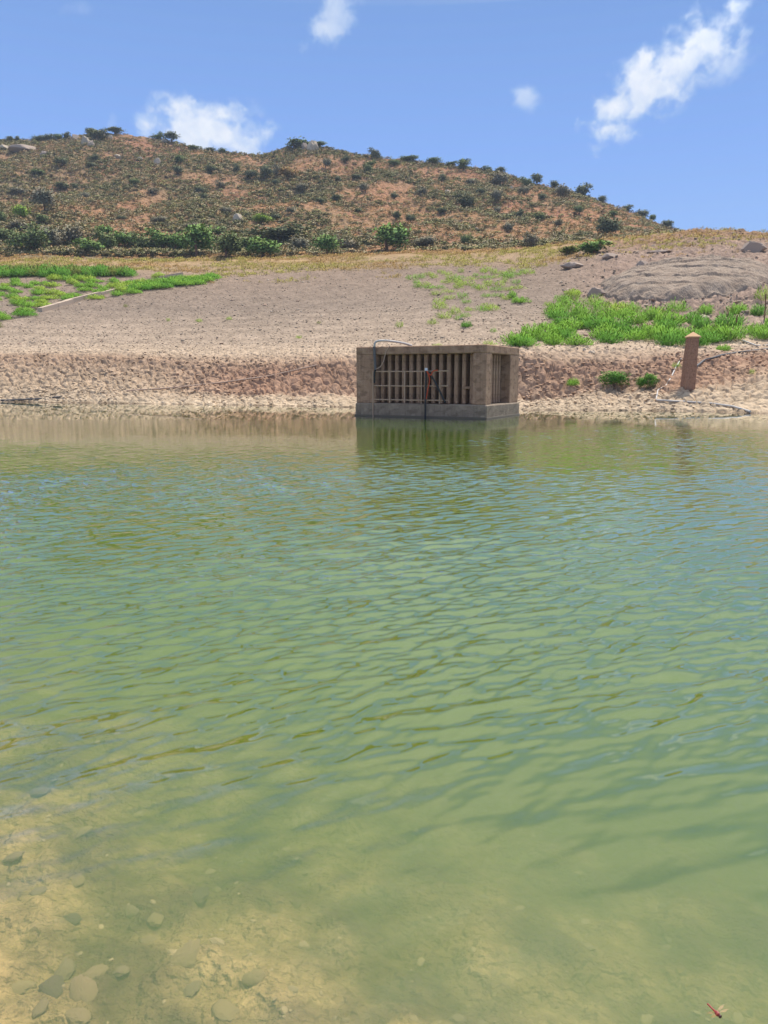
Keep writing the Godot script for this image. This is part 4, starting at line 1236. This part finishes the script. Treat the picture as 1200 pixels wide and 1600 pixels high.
func make_hill_plants() -> void:
	# the low scrub that covers the hill
	var low := []
	for k in 3: low.append(shrub_mesh(400 + k, 12, 5, 0.20, 0.75))
	var spots := [[], [], []]
	var tints := [[], [], []]
	for k in 130000:
		var s := rng.randf_range(-0.66, 0.66)
		var u := 9.5 + 2.52 * pow(rng.randf(), 0.8)
		var q := on_profile(s, u)
		var x := s * q.x
		var p := n_patch.get_noise_2d(x, q.x) + 0.45 * n_big.get_noise_2d(x * 0.8, q.x * 0.8)
		var want := 0.56 - s * 0.7 + maxf(-s - 0.12, 0.0) * 1.2 + p * 1.9
		if u > 11.85: want += 0.35
		want -= 0.75 * exp(-pow((s + 0.05) / 0.13, 2.0) - pow((u - 10.7) / 0.28, 2.0)) + 0.4 * exp(-pow((s + 0.08) / 0.09, 2.0) - pow((u - 11.72) / 0.12, 2.0)) + 0.3 * exp(-pow((s - 0.2) / 0.1, 2.0) - pow((u - 11.2) / 0.4, 2.0))
		if rng.randf() > maxf(want, 0.16): continue
		var w := 0.45 + 1.7 * pow(rng.randf(), 2.0)
		var v := k % 3
		spots[v].append(Transform3D(tuft_basis(Vector3(w, w * rng.randf_range(0.5, 0.85), w), rng.randf() * TAU), Vector3(x, q.y + relief(x, q.x, s, u) - 0.08, -q.x)))
		var g := rng.randf_range(0.7, 1.25)
		var t := rng.randf() + p * 0.5
		var c := Color(.32, .28, .14)
		if t < 0.25: c = Color(.38, .28, .16)
		elif t < 0.5: c = Color(.27, .265, .115)
		elif t < 0.8: c = Color(.32, .285, .185)
		else: c = Color(.19, .20, .10)
		tints[v].append(c * g)
	for v in 3:
		tag(scatter("hill_scrub", low[v], M.leaf, spots[v], tints[v]), "grey green scrub covering the hill", "scrub", "", "stuff")
	# tawny grass between the scrub
	var tuft := clump_mesh(350, 30, 0.5, 0.3, 0.06)
	var gs := []
	var gt := []
	for k in 26000:
		var s := rng.randf_range(-0.66, 0.66)
		var u := 9.4 + 2.5 * pow(rng.randf(), 0.85)
		var q := on_profile(s, u)
		var x := s * q.x
		var w := rng.randf_range(0.5, 1.2)
		gs.append(Transform3D(tuft_basis(Vector3(w, w * rng.randf_range(0.4, 0.8), w), rng.randf() * TAU), Vector3(x, q.y + relief(x, q.x, s, u) - 0.05, -q.x)))
		gt.append(Color(.50, .30, .155) * rng.randf_range(0.65, 1.2))
	tag(scatter("hill_grass", tuft, M.leaf, gs, gt), "tawny dry grass between the hill scrub", "dry grass", "", "stuff")
	# shrubs that stand out
	var full := []
	for k in 5: full.append(shrub_mesh(500 + k, 64, 22, 0.085, 1.0))
	var stem := tube_mesh(PackedVector3Array([Vector3(0.02, -0.3, 0), Vector3(0, 0.2, 0), Vector3(-0.03, 0.5, 0.02)]), 0.05, 6, 0.02)
	# picture point of the middle, width, height, material, label or zone
	var zone := {"crest": ["dark green shrub on the skyline of the hill", "dark shrubs along the skyline"], "slope": ["dark shrub dotted on the middle of the hillside", "dark shrubs dotted over the hillside"], "foot": ["green shrub in the row along the hill foot", "green shrubs along the hill foot"]}
	for q in [[14, 211, 9, 7, "dark", "small flat-topped tree on the crest's bare end"], [26, 212, 6, 8, "dark", "narrow small tree beside the flat-topped one on the crest"], [63, 213, 16, 8, "dark", "crest"], [78, 213, 14, 9, "dark", "crest"], [92, 212, 12, 8, "mid", "crest"], [103, 211, 11, 10, "dark", "crest"], [147, 206, 18, 8, "dark", "wide dark bush on the highest crest"], [180, 206, 20, 7, "dark", "low dark bush behind the crest's pale slab"], [152, 213, 26, 14, "dark", "biggest dark bush just under the highest crest"], [268, 217, 18, 12, "dark", "round dark bush on the crest before the white cloud"], [248, 215, 12, 9, "mid", "greenish bush on the crest above the red band"], [305, 225, 16, 6, "mid", "crest"], [327, 231, 14, 6, "dark", "crest"], [345, 235, 14, 6, "mid", "crest"], [97, 254, 20, 9, "dark", "slope"], [148, 248, 12, 9, "dark", "slope"], [144, 259, 11, 8, "dark", "slope"], [92, 292, 22, 10, "dark", "slope"], [117, 293, 11, 8, "dark", "slope"], [133, 308, 12, 10, "grey", "slope"], [190, 341, 10, 7, "dark", "slope"], [277, 268, 15, 10, "dark", "slope"], [283, 252, 14, 11, "mid", "slope"], [313, 299, 14, 12, "dark", "slope"], [318, 309, 11, 9, "dark", "slope"], [370, 265, 9, 10, "dark", "slope"], [353, 330, 15, 10, "grey", "slope"], [70, 318, 31, 28, "grey", "large ashy grey shrub on the lower left hillside"], [33, 335, 18, 17, "lime", "yellow green bush below the ashy grey shrub"], [2, 343, 14, 16, "mid", "green bush at the hill's lower left end"], [23, 355, 30, 14, "grey", "foot"], [13, 371, 28, 18, "mid", "foot"], [50, 380, 40, 34, "mid", "broad dark green bush in the row at the hill foot"], [25, 384, 16, 14, "lime", "pale bush in front of the broad dark green one"], [78, 377, 34, 26, "grey", "foot"], [110, 372, 34, 28, "grey", "foot"], [140, 388, 34, 18, "green", "foot"], [160, 364, 24, 15, "green", "foot"], [168, 381, 24, 26, "mid", "darkest bush in the row at the hill foot"], [195, 377, 30, 20, "green", "foot"], [227, 384, 30, 24, "mid", "foot"], [255, 378, 36, 24, "green", "bright bush left of the tallest one at the hill foot"], [275, 384, 28, 24, "green", "foot"], [307, 387, 42, 40, "green", "tallest bright green bush in the row at the hill foot"], [353, 395, 40, 32, "mid", "grey green bush right of the tallest bright one"], [383, 384, 24, 18, "mid", "foot"], [411, 397, 44, 24, "green", "wide green bush at the right end of the foot row"], [436, 367, 62, 20, "dark", "long dark thicket low on the middle hillside"], [411, 344, 24, 12, "lime", "yellow green bush above the long dark thicket"], [432, 341, 13, 11, "dark", "slope"], [511, 388, 31, 25, "green", "round bright bush alone at the hill foot"], [604, 379, 50, 34, "green", "biggest bright bush at the hill foot, right of the lone round one"], [392, 274, 18, 14, "dark", "slope"], [415, 271, 16, 20, "dark", "tall dark conical shrub high on the hillside below the saddle"], [434, 270, 12, 16, "grey", "slope"], [450, 273, 20, 17, "dry", "rusty dry bush beside the dark conical shrub"], [430, 286, 10, 9, "dark", "slope"], [473, 294, 18, 11, "grey", "slope"], [501, 315, 11, 9, "dark", "slope"], [523, 311, 16, 10, "dark", "slope"], [530, 282, 10, 9, "dark", "slope"], [557, 277, 12, 8, "dark", "slope"], [574, 265, 11, 11, "mid", "slope"], [580, 257, 9, 9, "mid", "slope"], [509, 258, 13, 13, "grey", "slope"], [616, 256, 13, 10, "mid", "slope"], [616, 307, 10, 9, "dark", "slope"], [571, 296, 14, 12, "grey", "slope"], [586, 243, 13, 14, "dark", "crest"], [725, 260, 16, 16, "mid", "round green shrub under the long ridge"], [782, 283, 22, 18, "grey", "large grey shrub near the ridge's right part"], [779, 309, 16, 18, "grey", "slope"], [725, 316, 27, 17, "dark", "wide dark shrub in the middle of the right hillside"], [728, 376, 13, 15, "mid", "slope"], [618, 338, 13, 11, "dark", "slope"], [641, 343, 12, 12, "dark", "slope"], [666, 380, 30, 14, "grey", "slope"], [460, 227, 34, 9, "mid", "crest"], [496, 224, 18, 6, "mid", "crest"], [676, 250, 18, 8, "mid", "crest"], [640, 245, 20, 6, "mid", "crest"], [705, 254, 16, 6, "mid", "crest"], [782, 264, 12, 9, "dark", "crest"], [839, 278, 15, 14, "dark", "small tree rising highest on the falling ridge"], [864, 284, 14, 10, "dark", "crest"], [912, 299, 20, 18, "dark", "round dark tree largest on the falling ridge"], [940, 310, 10, 10, "dark", "crest"], [980, 327, 14, 9, "dark", "crest"], [1004, 328, 14, 12, "dark", "crest"], [1018, 334, 10, 9, "mid", "crest"], [1044, 346, 16, 10, "dark", "crest"], [823, 287, 14, 13, "mid", "crest"], [760, 262, 12, 7, "mid", "crest"], [819, 299, 16, 13, "grey", "slope"], [778, 330, 12, 11, "grey", "slope"], [811, 336, 12, 11, "dark", "slope"], [841, 340, 16, 10, "mid", "slope"], [879, 301, 20, 16, "grey", "slope"], [949, 358, 30, 26, "dark", "big dark shrub low on the right hillside above the yellow grass"], [830, 378, 22, 18, "grey", "slope"], [797, 358, 16, 14, "grey", "slope"], [929, 389, 42, 18, "green", "wide low bright bush in the yellow grass at the hill's right foot"], [886, 393, 26, 12, "olive", "olive bush beside the wide low bright one"], [540, 250, 12, 8, "dark", "slope"], [660, 300, 13, 9, "grey", "slope"], [690, 330, 14, 10, "dark", "slope"], [750, 300, 12, 10, "dark", "slope"], [870, 350, 14, 10, "grey", "slope"], [905, 330, 14, 11, "mid", "slope"], [240, 300, 14, 9, "grey", "slope"], [210, 285, 14, 9, "mid", "slope"], [60, 270, 16, 8, "mid", "slope"], [30, 300, 18, 10, "grey", "slope"], [330, 265, 14, 9, "dark", "slope"], [345, 290, 14, 9, "grey", "slope"], [455, 330, 14, 9, "grey", "slope"], [560, 330, 10, 7, "dark", "slope"], [690, 280, 12, 9, "dark", "slope"], [735, 285, 13, 9, "grey", "slope"], [850, 310, 13, 10, "dark", "slope"], [960, 335, 14, 9, "mid", "slope"], [70, 345, 18, 12, "mid", "slope"], [250, 345, 18, 10, "grey", "slope"], [300, 355, 20, 10, "grey", "slope"], [340, 365, 22, 14, "mid", "slope"], [470, 385, 26, 18, "grey", "slope"], [545, 385, 30, 16, "grey", "slope"]]:
		var base: float = q[1] + q[3] * 0.45
		var at := spot(q[0], minf(base, 402.0), 100.0)
		var sky_line: bool = q[5] == "crest" or at.z < -330.0
		if sky_line and -at.z > 318.0:      # stand it on the ridge itself
			var s := aim(q[0], base).x
			var e := on_profile(s, 11.97)
			at = Vector3(s * e.x, ground(s * e.x, e.x).x, -e.x)
		var m := -at.z / FOCAL
		var z: Array = zone.get(q[5], [q[5], ""])
		if zone.has(q[5]):
			var side := ["at the hill's outer end", "under the highest crest", "under the red crest band", "below the saddle", "under the second summit", "under the long ridge", "beside the ridge's first drop", "by the falling ridge"]
			var build := "tall" if q[3] > q[2] * 0.95 else "low wide" if q[3] < q[2] * 0.6 else "round"
			var high := "on the skyline" if q[5] == "crest" else "at the hill foot" if q[5] == "foot" else "high on the slope" if q[1] < 275 else "midway up the slope" if q[1] < 325 else "low on the slope"
			z = ["%s %s%s shrub %s, %s" % [build, "small " if q[2] < 13 else "", {"dark": "dark green", "mid": "mid green", "grey": "ashy grey", "green": "bright green"}.get(q[4], "olive"), high, side[clampi(int(q[0] / 125.0), 0, 7)]], z[1]]
		var sq := Vector3(q[2] * m * 1.4, q[3] * m * 1.3, q[2] * m * 1.25)
		var t := thing("hill_shrub" if q[1] < 352 else "foot_shrub", z[0], "shrub", at - Vector3(0, 0.1, 0), 0.0, z[1])
		var o := put("foliage", full[rng.randi() % 5], M[q[4]], t)
		o.transform = Transform3D(tuft_basis(sq, rng.randf() * TAU), Vector3.ZERO)
		var tr := put("stem", stem, M.wood, t)
		tr.scale = Vector3(sq.x, sq.y, sq.x)

func make_small() -> void:
	# stones seen through the shallow water: picture point, width, flatness, colour, label
	var shapes := []
	for k in 5: shapes.append(stone_mesh(600 + k, 0.55, 0.4, 3, true))
	var tints := {"tan": Color(.31, .215, .11), "grey": Color(.27, .195, .105), "dark": Color(.15, .115, .065), "olive": Color(.34, .245, .115)}
	var sunk := {}
	for key in tints:
		var m2 := plain(tints[key], 0.95, 0.2)
		m2.uv1_triplanar = true
		m2.uv1_scale = Vector3.ONE * 2.2
		m2.albedo_texture = M.bed.albedo_texture
		sunk[key] = m2
	for q in [[130, 1556, 66, "tan", "angular pale stone with a sharp edge under the shallow water"], [82, 1545, 60, "dark", "dark flat stone beside the angular pale one under water"], [122, 1592, 52, "tan", "pale stone at the water's shallowest corner"], [150, 1522, 48, "tan", "tan stone just above the angular pale one under water"], [30, 1548, 50, "olive", "olive stone under the shallowest water"], [100, 1520, 50, "grey", "grey stone wedged behind the dark flat one"], [292, 1500, 66, "olive", "rounded olive stone alone in deeper water"], [243, 1438, 40, "olive", "small pale stone on the bed above the rounded one"], [310, 1400, 60, "dark", "dark blurred stone deeper in the green water"], [205, 1425, 34, "grey", "grey stone left of the small pale one under water"], [60, 1395, 34, "grey", "grey stone in the sandy shallows"], [110, 1440, 40, "dark", "dark stone half buried in the sandy shallows"], [20, 1340, 40, "grey", "grey stone near the picture's left shallows"], [120, 1380, 36, "tan", "tan stone in the sandy shallows"], [190, 1520, 34, "grey", "small grey stone right of the tan one under water"], [230, 1470, 30, "tan", "small tan stone between rounded and pale ones"], [60, 1580, 40, "grey", "grey stone at the very edge of the shallows"], [350, 1580, 54, "olive", "olive stone sunk in deeper green water"], [300, 1545, 40, "grey", "grey stone near the sunk olive one"], [60, 1240, 46, "grey", "grey stone far along the shallows"], [130, 1300, 36, "olive", "olive stone far along the shallows"], [400, 1530, 50, "olive", "olive stone farthest into the green water"]]:
		var v := aim(q[0], q[1])
		var d := 0.8
		while EYE + v.y * d > bed_height(v.x * d, d) and d < 8.0: d += 0.01
		var m := d / FOCAL * sqrt(1.0 + v.y * v.y)
		var o := put("sunken_stone", shapes[rng.randi() % 5], sunk[q[3]])
		var w: float = q[2] * m * 0.8
		o.transform = Transform3D(Basis(Vector3(rng.randf_range(-.2, .2), 1, rng.randf_range(-.2, .2)).normalized(), rng.randf() * TAU).scaled_local(Vector3(w, w * 0.6, w * 0.7)), Vector3(v.x * d, bed_height(v.x * d, d) - w * 0.02, -d))
		tag(o, q[4], "stone")
	# pebbles of the bed
	var small := [stone_mesh(700, 0.6, 0.3, 1), stone_mesh(701, 0.5, 0.3, 1)]
	var spots := [[], []]
	var cols := [[], []]
	for k in 1500:
		var x := rng.randf_range(-4.5, 2.2)
		var d := 1.0 + 5.0 * pow(rng.randf(), 1.4)
		if bed_height(x, d) > 0.1 or bed_height(x, d) < -0.9: continue
		var w := 0.012 + 0.05 * pow(rng.randf(), 3.0)
		spots[k % 2].append(Transform3D(Basis(Vector3(rng.randf_range(-.3, .3), 1, rng.randf_range(-.3, .3)).normalized(), rng.randf() * TAU).scaled_local(Vector3(w, w * 0.7, w * 0.8)), Vector3(x, bed_height(x, d), -d)))
		var g := rng.randf_range(0.5, 1.25)
		cols[k % 2].append(Color(.42 * g, .30 * g, .16 * g))
	for v in 2:
		tag(scatter("bed_pebbles", small[v], M.stone, spots[v], cols[v]), "pebbles strewn over the bed of the shallows", "pebbles", "", "stuff")
	make_dragonfly()

func make_dragonfly() -> void:
	var y := 0.14
	var pt := func(px: float, py: float, up: float) -> Vector3:
		var v := aim(px, py)
		var d := (EYE - up) / -v.y
		return Vector3(v.x * d, up, -d)
	var tail: Vector3 = pt.call(1105, 1568, y + 0.004)
	var head: Vector3 = pt.call(1127, 1590, y)
	var ax := (head - tail).normalized()
	var len_ := (head - tail).length()
	var t := thing("dragonfly", "small red dragonfly hovering just above the shallow water", "dragonfly", tail)
	var st := begin()
	# one body: thin abdomen, thick thorax, narrow neck, round head
	var prof := [[0.0, .0010], [0.03, .0020], [0.2, .0019], [0.42, .0019], [0.55, .0024], [0.6, .0042], [0.7, .0055], [0.8, .0050], [0.86, .0024], [0.9, .0044], [0.96, .0044], [1.0, .0010]]
	var u := ax.cross(Vector3.UP).normalized()
	var w := u.cross(ax)
	var ring := func(i: int, k: int) -> Vector3:
		var a := TAU * k / 10.0
		return ax * prof[i][0] * len_ + (u * cos(a) + w * sin(a)) * prof[i][1]
	for i in prof.size() - 1:
		for k in 10:
			var a: Vector3 = ring.call(i, k)
			var mid: Vector3 = ax * prof[i][0] * len_
			st.set_color(Color(.30, .02, .02) if i < 4 else Color(.22, .03, .03) if i < 8 else Color(.05, .012, .012))
			quad(st, a, ring.call(i, k + 1), ring.call(i + 1, k + 1), ring.call(i + 1, k), a - mid)
	var bm := plain(Color.WHITE, 0.45, 0.5)
	bm.vertex_color_use_as_albedo = true
	put("body", st.commit(), bm, t)
	var wm := StandardMaterial3D.new()
	wm.albedo_color = Color(0.9, 0.5, 0.3, 0.12)
	wm.transparency = BaseMaterial3D.TRANSPARENCY_ALPHA
	wm.roughness = 0.3
	for side in [-1.0, 1.0]:
		for f in [[0.78, 0.12], [0.68, -0.18]]:
			var s2 := begin()
			var root: Vector3 = ax * f[0] * len_ + w * 0.003
			var tip: Vector3 = root + u * side * 0.03 + ax * f[1] * 0.03 + w * 0.004
			var b := ax * 0.0035
			quad(s2, root - b * 0.4, root.lerp(tip, 0.6) - b, tip, root.lerp(tip, 0.55) + b, w)
			put("wing", s2.commit(), wm, t)
